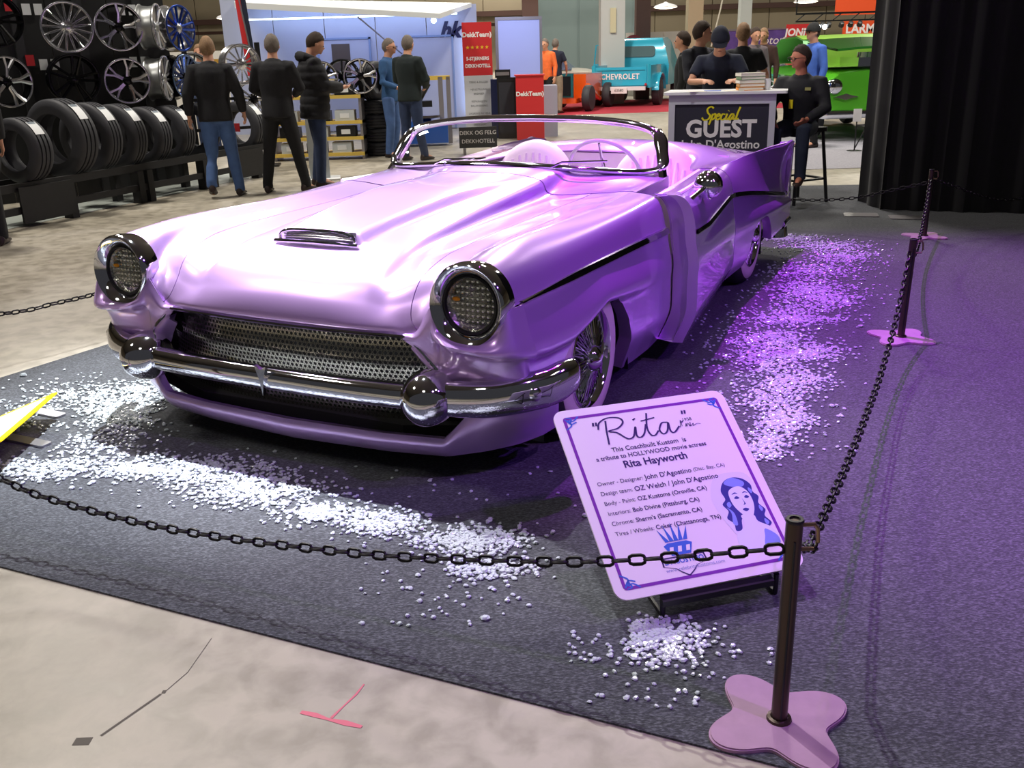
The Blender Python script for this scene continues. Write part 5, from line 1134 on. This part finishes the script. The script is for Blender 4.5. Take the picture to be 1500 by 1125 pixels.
# white partitions with small gold emblems behind the crowd
for k in range(4):
    p_ = thing('partition_board', 'white partition board with a gold emblem, '+('first', 'second', 'third', 'fourth')[k]+' from the wheel display', 'partition', (-9.0+1.35*k, 24.5, 0), 0, 'white partition boards behind the crowd'); obj('board', MB().box(0, 1.33, 0, .05, .001, 1.75), mat('partition_white', (208, 204, 196), .6), p_, smooth=False); obj('emblem', MB().box(.55, .70, -.006, 0, 1.38, 1.56), mat('emblem_gold', (168, 128, 50), .4), p_, smooth=False)
# ------------------------------------------------------------------ guest counter
GC = thing('guest_counter', 'white framed counter with black panel reading Special GUEST', 'counter', (1.60, 9.48, 0), R(-16))
FRM = mat('counter_frame', (200, 200, 212), .35); CHC = mat('counter_black', (40, 42, 54), .5)
obj('front_panel', MB().box(.06, .94, -.002, .02, .06, 1.0), CHC, GC, smooth=False)
for a, b, c_, d in ((0, .06, .001, 1.0), (.94, 1.00, .001, 1.0), (0, 1.00, 1.0, 1.09), (0.06, .94, .001, .06)): obj('frame_bar', MB().box(a, b, -.02, .04, c_, d), FRM, GC, smooth=False)
obj('side_panel', MB().box(.98, 1.00, .04, .52, .001, 1.09), mat('counter_violet', (64, 52, 110), .5), GC, smooth=False); obj('side_panel', MB().box(0, .02, .04, .52, .001, 1.0), CHC, GC, smooth=False)
obj('worktop', MB().prism(rrect(-.05, 1.10, -.06, .56, .02, 2), 1.09, 1.115), WHITE, GC, smooth=False)
text('GUEST', .222, WTX, GC, (.50, -.006, .765), (R(90), 0, 0), bold=.008, sx=.96, sp=1.05); text("John D'Agostino", .112, WTX, GC, (.50, -.006, .622), (R(90), 0, 0), bold=.002, sx=1.0)
m = MB()
def gstroke(sts, ox, oz, s_, wd, mm, par, y=-.0085):
    m = MB()
    for st in sts:
        a = stroke([(ox+s_*x+.22*s_*z_, oz+s_*z_) for x, z_ in st], wd); m.add([(p[0], y, p[1]) for p in a.v], a.f)
    return obj('script_lettering', m, mm, par, smooth=False)
gstroke([[(.75, .95), (.5, 1.1), (.25, .9), (.35, .6), (.6, .35), (.5, .05), (.15, 0), (-.05, .2)], [(.8, .5), (.75, 0), (.68, -.4)], [(.8, .4), (1.0, .5), (1.05, .2), (.85, 0)], [(1.1, .25), (1.4, .35), (1.3, .5), (1.12, .25), (1.3, 0), (1.5, .15)], [(1.85, .45), (1.6, .45), (1.55, .1), (1.75, 0), (1.95, .15)], [(2.0, .5), (1.97, .1), (2.1, .02), (2.2, .15)], [(2.05, .72), (2.07, .76)], [(2.6, .45), (2.35, .45), (2.25, .1), (2.4, 0), (2.58, .4), (2.6, .05), (2.75, .1)], [(2.95, 1.05), (2.85, .5), (2.85, .05), (3.05, .1)]], .32, .855, .112, .0075, mat('yellow_script', (240, 226, 20), .4), GC)
cc = [((230, 225, 210), 'cream'), ((120, 150, 110), 'green'), ((235, 228, 214), 'white'), ((206, 150, 84), 'tan'), ((240, 150, 40), 'orange')]
for k in range(5):
    b = thing('book', cc[4-k][1]+' book in the pile on the right of the counter', 'book', (2.36+.006*(k % 2), 9.42, 1.116+.032*k), R(3*k-5), 'pile of books on the counter'); obj('cover', MB().box(-.12, .12, -.08, .08, 0, .004).box(-.12, .12, -.08, .08, .026, .030).box(-.12, -.116, -.08, .08, 0, .03), mat('book_'+cc[4-k][1], cc[4-k][0], .5), b, smooth=False); obj('pages', MB().box(-.114, .116, -.076, .076, .004, .026), mat('paper', (236, 230, 216), .8), b, smooth=False)
mg = thing('mug', 'pale mug behind the pile of books', 'mug', (2.52, 9.42, 1.116)); obj('cup', MB().lathe([(0, 0), (.036, 0), (.04, .10), (.035, .10), (.032, .01), (0, .01)], 20), WHITE, mg); obj('handle', MB().tube([(.038, 0, .08), (.065, 0, .07), (.065, 0, .035), (.038, 0, .02)], .006, 6), WHITE, mg)
for k, (x, y, a) in enumerate(((1.85, 9.4, 10), (2.02, 9.5, -15), (2.2, 9.38, 5))): tag(obj('leaflet', MB().box(-.08, .08, -.055, .055, 0, .004), (mat('paper', (236, 230, 216), .8), mat('blue_leaflet', (120, 140, 210), .5), mat('paper', (236, 230, 216), .8))[k], None, (x, y, 1.116), (0, 0, R(a)), smooth=False), ('white leaflet at the left of the counter top', 'blue leaflet near the writing hand', 'white leaflet beside the pile of books')[k], 'leaflet')
# ------------------------------------------------------------------ black curtain
def curtain():
    A_ = Vector((3.56, 9.0, 0)); B_ = Vector((4.35, 8.68, 0)); C_ = Vector((7.7, 7.65, 0)); P = []
    path = []
    for k in range(26): path.append(A_+(Vector((3.36, 8.93, 0))-A_)*k/25 if False else A_.lerp(B_, k/25))
    for k in range(1, 70): path.append(B_.lerp(C_, k/69))
    for i, p in enumerate(path):
        off = .028*sin(i*1.15)+.018*sin(i*.47+1); n = Vector((.3, .95, 0)); P.append([p+n*(off*(1-.35*z/4.5)) + Vector((0, 0, z)) for z in (.006, .6, 1.5, 3, 4.6)])
    return MB().grid(P)
CT = thing('stage_curtain', 'floor-length black curtain filling the right side', 'curtain', (0, 0, 0)); obj('drape', curtain(), mat('black_velvet', (12, 11, 17), .95, sheen=.1), CT)
obj('drape_side', MB().grid([[(3.56+.02*sin(k*1.3), 9.0+.55*k/8, .006), (3.56+.02*sin(k*1.3), 9.0+.55*k/8, 4.6)] for k in range(9)]), mat('black_velvet', (12, 11, 17), .95), CT)
for (x, y, nm) in ((3.28, 8.72, 'first'), (3.62, 8.52, 'second')): tag(obj('curtain_base', MB().prism(rrect(-.15, .15, -.10, .10, .03), .0065, .014), STEEL, None, (x, y, 0), (0, 0, R(-15)), smooth=False), nm+' flat steel base plate at the foot of the black curtain', 'base plate')
# ------------------------------------------------------------------ far vehicles
TEAL = mat('turquoise_paint', (52, 186, 218), .25, .1, .8); TR = thing('pickup_truck', 'turquoise old pickup truck seen from behind, on the red carpet', 'truck', (3.22, 27.0, 0), R(-21))
def rb(x0, x1, y0, y1, z0, z1, r_=.06):       # box with rounded plan corners
    return MB().prism(rrect(x0, x1, y0, y1, r_, 4), z0, z1)
obj('tailgate', rb(-.72, .72, 0, .06, .52, 1.04, .02), TEAL, TR); obj('tailgate_rib', MB().box(-.66, .66, -.02, 0, .96, 1.0).box(-.66, .66, -.02, 0, .56, .60), TEAL, TR)
for s_ in (-1, 1):
    obj('bed_side', rb(s_*.78-.05, s_*.78+.05, 0, 1.9, .50, 1.08, .03), TEAL, TR)
    f_ = MB(); rows = []
    for k in range(13):
        a = pi*k/12; rows.append([Vector((s_*(.80+.20*sin(pi*j/6)**.5*1.0 if j not in (0,) else .80), .75-.48*cos(a)*(1 if j < 6 else .9), .42+.46*sin(a)*(1-.25*(j/6)**2))) for j in range(7)])
    f_.grid(rows); obj('rear_fender', f_, TEAL, TR)
    w_ = obj('wheel', MB().lathe([(0, 0), (.19, .0), (.22, .02), (.34, .02), (.36, .06), (.36, .18), (.34, .22), (0, .22)], 28, Matrix.Translation((s_*.98, .75, .36)) @ Matrix.Rotation(R(-90*s_), 4, 'Y')), RUB, TR)
    obj('wheel', MB().lathe([(0, 0), (.34, .02), (.36, .06), (.36, .18), (.34, .22), (0, .22)], 28, Matrix.Translation((s_*.95, 3.5, .36)) @ Matrix.Rotation(R(-90*s_), 4, 'Y')), RUB, TR)
    obj('tail_lamp', MB().ball((s_*.70, -.03, .58), .04, 8, 6), mat('red_lens', (170, 30, 40), .2), TR)
    obj('bed_post', MB().tube([(s_*.76, .02, .55), (s_*.76, .02, 1.10)], .045, 8), TEAL, TR)
obj('rear_bumper', rb(-.82, .72, -.16, -.08, .44, .54, .03), WHITE, TR); obj('number_plate', MB().box(-.22, .22, -.20, -.165, .36, .52), WTX, TR); text('63580', .10, mat('plate_ink', (60, 66, 66), .5), TR, (0, -.203, .44), (R(90), 0, 0))
text('CHEVROLET', .20, WTX, TR, (-.02, -.012, .79), (R(90), 0, 0), bold=.006, sp=1.1, sx=.9)
cab = MB(); sec = [(1.95, .5, .90), (1.95, 1.05, .92), (2.0, 1.35, .84), (2.08, 1.68, .72), (2.2, 1.78, .66), (2.9, 1.80, .66), (3.15, 1.70, .72), (3.4, 1.15, .88), (3.4, .5, .9)]
rows = [[Vector((w2*sx, y, z)) for sx in (-1, -.92, -.5, 0, .5, .92, 1)] for y, z, w2 in sec]; cab.grid(rows)
for s_ in (0, -1): cab.add([r_[s_] for r_ in rows], [tuple(range(len(rows)))])
obj('cab', cab, TEAL, TR); obj('cab_window', MB().prism(rrect(-.50, .50, 1.30, 1.60, .09), 0, .02, Matrix.Translation((0, 1.70, 0)) @ Matrix.Rotation(R(78), 4, 'X') @ Matrix.Translation((0, 0, 0))), mat('cab_glass', (96, 120, 124), .08), TR)
obj('hood', rb(-.62, .62, 3.4, 4.7, .6, 1.18, .2), TEAL, TR); obj('bed_floor', MB().box(-.76, .76, .05, 1.9, .50, .54), mat('bed_wood', (80, 70, 60), .6), TR)
dr = obj('door', MB().box(-1.38, -.90, 2.15, 2.20, .55, 1.10), TEAL, TR); obj('door_window_frame', MB().tube([(-1.36, 2.17, 1.08), (-1.30, 2.17, 1.62), (-.95, 2.17, 1.66), (-.92, 2.17, 1.08)], .02, 6), TEAL, dr); obj('door_glass', MB().add([(-1.34, 2.17, 1.1), (-1.28, 2.17, 1.6), (-.96, 2.17, 1.64), (-.94, 2.17, 1.1)], [(0, 1, 2, 3)]), GLASS, dr)
# orange hot rod
ORG = mat('orange_paint', (244, 96, 28), .25, .1, .8); HR = thing('hot_rod', 'orange hot rod with teal grille shell left of the white column', 'car', (1.78, 26.2, 0), R(-22))
obj('chassis', rb(-.35, .45, -.9, 1.6, .22, .34, .08), ORG, HR); obj('body_tub', MB().prism([(-.5, -.2), (.5, -.2), (.55, .6), (.5, 1.4), (-.5, 1.4), (-.55, .6)], .34, .92), ORG, HR); obj('front_wing', MB().tube([(-.6, -.8, .3), (-.62, -.4, .58), (-.6, .1, .42), (-.58, .8, .26)], [.08, .12, .10, .06], 10), ORG, HR); obj('front_wing', MB().tube([(.6, -.8, .3), (.62, -.4, .58), (.6, .1, .42), (.58, .8, .26)], [.08, .12, .10, .06], 10), ORG, HR)
obj('grille_shell', rb(-.28, .28, -.62, -.52, .35, .95, .04), mat('teal_shell', (40, 110, 120), .3, .3), HR); obj('radiator_core', MB().box(-.22, .22, -.64, -.61, .40, .88), DARKB, HR)
for s_ in (-1, 1):
    for y in (-.55, 1.3): obj('wheel', MB().lathe([(0, 0), (.3, .0), (.33, .05), (.33, .16), (.3, .2), (0, .2)], 24, Matrix.Translation((s_*.78, y, .335)) @ Matrix.Rotation(R(-90*s_), 4, 'Y')), RUB, HR)
CRM = mat('cream_paint', (222, 214, 200), .3, .1, .6)
def oldcar(nm, label, loc, rz, M_, roof=True):
    t = thing('classic_car', label, 'car', loc, rz)
    sec = [(-2.2, .5, .45, .66), (-2.1, .75, .35, .78), (-1.2, .92, .30, .86), (-.9, .95, .28, .88), (1.2, .95, .28, .88), (1.9, .88, .32, .82), (2.2, .70, .42, .7)]
    rows = [[Vector((w2*cx, y, zz)) for cx, zz in ((-.8, zb), (-1, zb+.12), (-1, zt*.8), (-.86, zt*.97), (-.4, zt), (0, zt+.03), (.4, zt), (.86, zt*.97), (1, zt*.8), (1, zb+.12), (.8, zb))] for y, zt, zb, w2 in sec]
    m = MB().grid(rows); m.add(rows[0], [tuple(range(11))]); m.add(rows[-1], [tuple(range(11))]); obj('car_body', m, M_, t)
    if roof:
        rows = [[Vector((w2*cx, y, z)) for cx in (-1, -.8, 0, .8, 1)] for y, z, w2 in ((-.8, .93, .8), (-.35, 1.33, .62), (0, 1.40, .62), (.7, 1.38, .62), (1.4, .93, .8))]; m = MB().grid(rows)
        for s_ in (0, -1): m.add([r_[s_] for r_ in rows], [tuple(range(5))])
        obj('cabin', m, mat('dark_window', (70, 84, 120), .1), t); rows2 = [[Vector((w2*cx, y, z+.015)) for cx in (-1, -.8, 0, .8, 1)] for y, z, w2 in ((-.4, 1.31, .64), (0, 1.40, .64), (.7, 1.38, .64), (.85, 1.30, .66))]; obj('roof', MB().grid(rows2), M_, t)
    for s_ in (-1, 1):
        for y in (-1.4, 1.35): obj('wheel', MB().lathe([(0, 0), (.2, .0), (.30, .01), (.33, .05), (.33, .16), (.3, .2), (0, .2)], 24, Matrix.Translation((s_*.92, y, .335)) @ Matrix.Rotation(R(-90*s_), 4, 'Y')), RUB, t)
        obj('headlamp', MB().ball((s_*.6, -2.12, .66), .11, 12, 8, (1, .5, 1)), CHROME, t)
    obj('bumper', MB().tube([(-.85, -2.1, .45), (-.7, -2.3, .45), (.7, -2.3, .45), (.85, -2.1, .45)], .06, 8), CHROME, t)
    return t
oldcar('c', 'cream classic car behind the orange hot rod', (1.5, 32.0, 0), R(80), CRM)
# green car with raised bonnet, cut off by the curtain
GRN = mat('green_paint', (86, 178, 40), .25, .2, .9); LGR = mat('lime_paint', (176, 232, 96), .3, .1, .6); DGR = mat('dark_green_paint', (40, 110, 36), .25, .2, .9)
GN = thing('green_classic_car', 'bright green classic car with raised bonnet beside the black curtain', 'car', (6.05, 15.6, 0), R(2))
def loft(sec, n=1):
    m = MB(); m.grid(sec); m.add(sec[0], [tuple(range(len(sec[0])))]); m.add(sec[-1], [tuple(range(len(sec[0])))]); return m
prof = [(-.98, .52), (-1.0, .75), (-.96, 1.0), (-.80, 1.10), (-.3, 1.14), (.3, 1.14), (.80, 1.10), (.96, 1.0), (1.0, .75), (.98, .52)]
obj('front_body', loft([[Vector((x*k, y, z*(1 if y > .1 else .96)+(.0))) for x, z in prof] for y, k in ((0, .90), (.08, .97), (.4, 1.0), (1.2, 1.0), (4.2, 1.0), (4.5, .8))]), GRN, GN)
obj('engine_bay', MB().add([(-.85, .25, 1.145), (.85, .25, 1.145), (.85, 1.3, 1.145), (-.85, 1.3, 1.145)], [(0, 1, 2, 3)]), LGR, GN)
obj('firewall', MB().box(-.86, .86, 1.3, 1.36, 1.10, 1.42), LGR, GN); obj('engine', MB().box(-.3, .3, .4, 1.2, 1.12, 1.28).lathe([(0, 1.36), (.2, 1.36), (.22, 1.28)], 20, Matrix.Translation((0, .7, 0))), CHROME, GN)
rows = [[Vector((x*(1-.12*abs(k-2)/2), -.15+.42*k, 1.46+.045*k-.04*x*x)) for x in (-.98, -.6, 0, .6, .98)] for k in range(4)]; obj('bonnet', loft(rows) if False else MB().grid(rows).grid([[p-Vector((0, 0, .035)) for p in r_] for r_ in rows]).grid([rows[0], [p-Vector((0, 0, .035)) for p in rows[0]]]), DGR, GN)
for s_ in (-1, 1): obj('bonnet_hinge', MB().tube([(s_*.8, 1.1, 1.12), (s_*.8, .9, 1.52)], .015, 6), CHROME, GN); obj('headlamp', MB().lathe([(0, .03), (.1, .02), (.12, 0), (.13, -.06)], 20, Matrix.Translation((s_*.8, -.02, .86)) @ Matrix.Rotation(R(90), 4, 'X')), CHROME, GN)
rows = [[Vector((x*w_, y, z)) for x in (-1, -.8, 0, .8, 1)] for y, z, w_ in ((1.4, 1.16, .85), (1.9, 1.56, .72), (2.3, 1.63, .72), (3.2, 1.60, .70), (3.9, 1.16, .8))]; obj('cabin_glass', loft(rows), mat('pale_green_glass', (150, 200, 150), .1), GN); rows = [[p+Vector((0, 0, .02)) for p in r_] for r_ in rows[1:4]]; obj('roof', MB().grid(rows), LGR, GN)
obj('emblem', MB().prism([(-.2, .0), (-.06, .03), (0, .05), (.06, .03), (.2, 0), (.06, -.03), (0, -.05), (-.06, -.03)], 0, .03, Matrix.Translation((-.62, -.0, .70)) @ Matrix.Rotation(R(90), 4, 'X')), CHROME, GN); obj('bumper', MB().tube([(-1.0, .15, .44), (-.95, -.12, .44), (.95, -.12, .44), (1.0, .15, .44)], .07, 10), CHROME, GN)
for s_ in (-1, 1):
    for y in (.8, 3.6): obj('wheel', MB().lathe([(0, 0), (.2, .0), (.32, .01), (.35, .05), (.35, .16), (.32, .2), (0, .2)], 28, Matrix.Translation((s_*.95, y, .355)) @ Matrix.Rotation(R(-90*s_), 4, 'Y')), RUB, GN)
PL = thing('info_stand', 'small white info card on a stand before the green car', 'stand', (5.15, 14.2, 0), 0); obj('pole', MB().tube([(0, 0, .01), (0, 0, .45)], .01, 6), BLACK, PL); obj('card', MB().box(-.06, .06, -.01, 0, .42, .60), WTX, PL); obj('foot', MB().lathe([(0, .012), (.1, .01), (.11, 0.007)], 16), BLACK, PL)
bl_ = thing('floor_barrier', 'low black folding barrier frame in front of the green car', 'barrier', (5.65, 14.3, 0)); obj('top_rail', MB().tube([(-.45, 0, .36), (.6, 0, .40)], .012, 6), BLACK, bl_)
for a, b in ((-.3, -.45), (-.3, -.15), (.3, .45), (.3, .12)): obj('leg', MB().tube([(a, 0, .37), (b, .05, .008)], .010, 6), BLACK, bl_)
spot('green_car_spot', (5.4, 12.6, 4.5), (5.8, 15.8, .9), 50, 420, (1.0, 1.0, .95), .5, .1)
# ------------------------------------------------------------------ hall structure behind
TAN = mat('tan_wall_panel', (168, 156, 132), .7, noise=(.5, .06)); BEI = mat('beige_beam', (190, 172, 140), .6); GRYW = mat('grey_green_door', (128, 146, 146), .5); COLM = mat('white_column', (196, 202, 200), .5); BRN = mat('brown_post', (92, 66, 60), .6)
wb_ = struct(obj('wall_back', MB().box(-40, 40, 46, 46.3, 0, 11), TAN, smooth=False))
for k in range(26):
    obj('wall_panel', MB().box(-32+2.6*k+.02, -32+2.6*(k+1)-.02, 45.9, 46, .02, 3.05), TAN, wb_, smooth=False); obj('wall_panel', MB().box(-32+2.6*k+.02, -32+2.6*(k+1)-.02, 45.9, 46, 3.1, 6.0), TAN, wb_, smooth=False)
for k, (y, z) in enumerate(((45.5, 3.05), (41, 3.95), (36, 3.75), (44, 2.6))): struct(obj('trim_%d' % (k+1), MB().box(-40, (40, 40, 40, 5.5)[k], y, y+.35, z, z+(.22, .5, .35, .12)[k]), (BRN, BEI, BEI, BRN)[k], smooth=False))
struct(obj('ceiling', MB().box(-40, 40, -6, 60, 11, 11.2), mat('dark_ceiling', (120, 116, 110), .8), smooth=False))
struct(obj('wall_left', MB().box(-40.3, -40, -6, 60, 0, 11), TAN, smooth=False)); struct(obj('wall_right', MB().box(40, 40.3, -6, 60, 0, 11), TAN, smooth=False))
d_ = struct(obj('door_1', MB().box(.9, 5.3, 39.9, 40.0, 0, 3.6), GRYW, smooth=False)); obj('door_leaf', MB().box(1.0, 3.0, 39.85, 39.9, .02, 3.4), GRYW, d_, smooth=False); obj('door_leaf', MB().box(3.1, 5.2, 39.85, 39.9, .02, 3.4), GRYW, d_, smooth=False)
for (x, y, w_, lb, M_) in ((3.16, 28.8, .34, 'wide white column behind the orange hot rod', COLM), (5.75, 30, .22, 'pale column behind the pickup cab', BEI), (8.7, 36, .20, 'narrow white column right of the crowd', COLM), (4.35, 31, .22, 'dark red-brown column with a hose reel', BRN), (1.1, 38, .3, 'brown column left of the grey hall door', BRN)):
    c_ = thing('column', lb, 'column', (x, y, 0)); obj('shaft', MB().box(-w_, w_, -w_, w_, .001, 9), M_, c_, smooth=False)
    if M_ is COLM and w_ > .25: obj('cable_box', MB().box(-.08, .08, -w_-.06, -w_, 1.95, 2.6), mat('pale_yellow_cap', (210, 205, 170), .5), c_)
hr_ = thing('hose_reel', 'dark red fire hose reel on the brown column', 'hose reel', (4.0, 30.3, 1.62), 0); obj('reel', MB().lathe([(0, 0), (.28, 0), (.28, .06), (.14, .06), (.14, .14), (.28, .14), (.28, .2), (0, .2)], 24, Matrix.Rotation(R(-90), 4, 'X') @ Matrix.Translation((0, 0, 0))), mat('dark_red_enamel', (130, 28, 40), .4), hr_)
wr2 = thing('white_crate', 'row of white panels behind the pickup truck', 'panel', (5.0, 33, 0)); [obj('panel', MB().box(-.9+.62*k, -.3+.62*k, 0, .1, .001, 2.0), mat('partition_white', (208, 204, 196), .6), wr2, smooth=False) for k in range(4)]
for (x, y, z, lb) in ((-3.75, 35, 3.0, 'hall lamp above the banner'), (5.7, 35, 2.78, 'hall lamp above the pickup truck'), (10.55, 35, 2.82, 'hall lamp above the crowd on the right'), (-8.0, 30, 2.66, 'hall lamp left of the feather flag')):
    l_ = thing('hall_lamp', 'lens shaped pendant '+lb, 'lamp', (x, y, z), 0, 'pendant lamps in the far hall'); obj('shade', MB().lathe([(.02, .22), (.10, .18), (.36, .10), (.42, .04), (.40, .03)], 24), WHITE, l_); obj('diffuser', MB().lathe([(.40, .03), (.2, -.01), (0, -.02)], 24), mat('lamp_glow', (255, 244, 220), .4, emis=(255, 240, 214), es=5), l_); obj('cord', MB().tube([(0, 0, .2), (0, 0, 8)], .01, 5), BLACK, l_)
PB_ = thing('wall_banner', 'long purple banner above the crowd behind the counter', 'banner', (6.9, 30.2, 0)); obj('cloth', MB().box(-.2, 1.75, 0, .02, 1.36, 1.92), mat('purple_banner', (96, 70, 150), .6, noise=(3, .3)), PB_, smooth=False); obj('rail', MB().box(-.25, 2.4, -.02, .03, 1.92, 1.97), STEEL, PB_); text('Motor', .34, WTX, PB_, (1.15, -.005, 1.62), (R(90), 0, 0), shear=.2)
for x in (-.2, 1.75, 2.35): obj('post', MB().tube([(x, .01, .001), (x, .01, 1.95)], .025, 6), STEEL, PB_)
JB = thing('wall_banner', 'red banner with white lettering right of the purple banner', 'banner', (8.35, 28, 0)); obj('cloth', MB().box(-.4, .42, 0, .02, 1.28, 2.02), REDB, JB, smooth=False); text('JONNY', .27, WTX, JB, (0, -.005, 1.80), (R(90), 0, 0), shear=.15, bold=.01); text('9', .26, WTX, JB, (.22, -.005, 1.45), (R(90), 0, 0), bold=.01); obj('post', MB().tube([(-.38, .03, .001), (-.38, .03, 2.0)], .02, 6), STEEL, JB); obj('post', MB().tube([(.4, .03, .001), (.4, .03, 2.0)], .02, 6), STEEL, JB)
for (x, y, z, h_, s_, lb) in ((8.2, 24, 2.12, .35, '', 'orange hanging sign at the top right, mostly out of frame'), (9.1, 26, 1.62, .4, 'LARM', 'orange sign with white letters beside the curtain')):
    o_ = thing('hanging_sign', lb, 'sign', (x, y, z)); obj('board', MB().box(-.25, .9, 0, .03, 0, h_), mat('orange_sign', (230, 84, 40), .5), o_, smooth=False); obj('cord', MB().tube([(.3, 0, h_), (.3, 0, 6-z)], .008, 5), BLACK, o_)
    if s_: text(s_, .3, WTX, o_, (.2, -.005, .2), (R(90), 0, 0), bold=.01)
TS = thing('lighting_truss', 'black lighting truss with lamps above the green car', 'truss', (7.35, 22, 0)); obj('truss_frame', MB().box(-.9, 2, 0, .05, 2.10, 2.14).box(-.9, 2, 0, .05, 1.95, 1.98), BLACK, TS, smooth=False)
for k in range(6): obj('brace', MB().tube([(-.9+.4*k, .02, 1.97), (-.7+.4*k, .02, 2.12)], .012, 5), BLACK, TS)
for k, x in enumerate((-.45, -.32, -.18, .1, .3, .5)): obj('lamp_can', MB().lathe([(0, .06), (.05, .05), (.06, -.04), (.05, -.05)], 12, Matrix.Translation((x, 0, 1.88)) @ Matrix.Rotation(R(40), 4, 'X')), BLACK, TS); 
for x in (-.42, -.28): obj('lamp_lens', MB().ball((x, -.05, 1.84), .055, 10, 6), mat('stage_lamp_glow', (255, 255, 255), .3, emis=(240, 250, 255), es=12), TS)
for x in (-.9, 1.9): obj('hanger', MB().tube([(x, .02, 2.1), (x, .02, 9)], .015, 5), BLACK, TS)
cb = thing('hanging_cable', 'pale slanting cable hanging left of the middle column', 'cable', (5.6, 26, 0)); obj('cable', MB().tube([(.35, 0, 4), (.05, 0, 2.4), (-.15, 0, 1.5)], .02, 6), mat('pale_cable', (190, 186, 170), .6), cb)
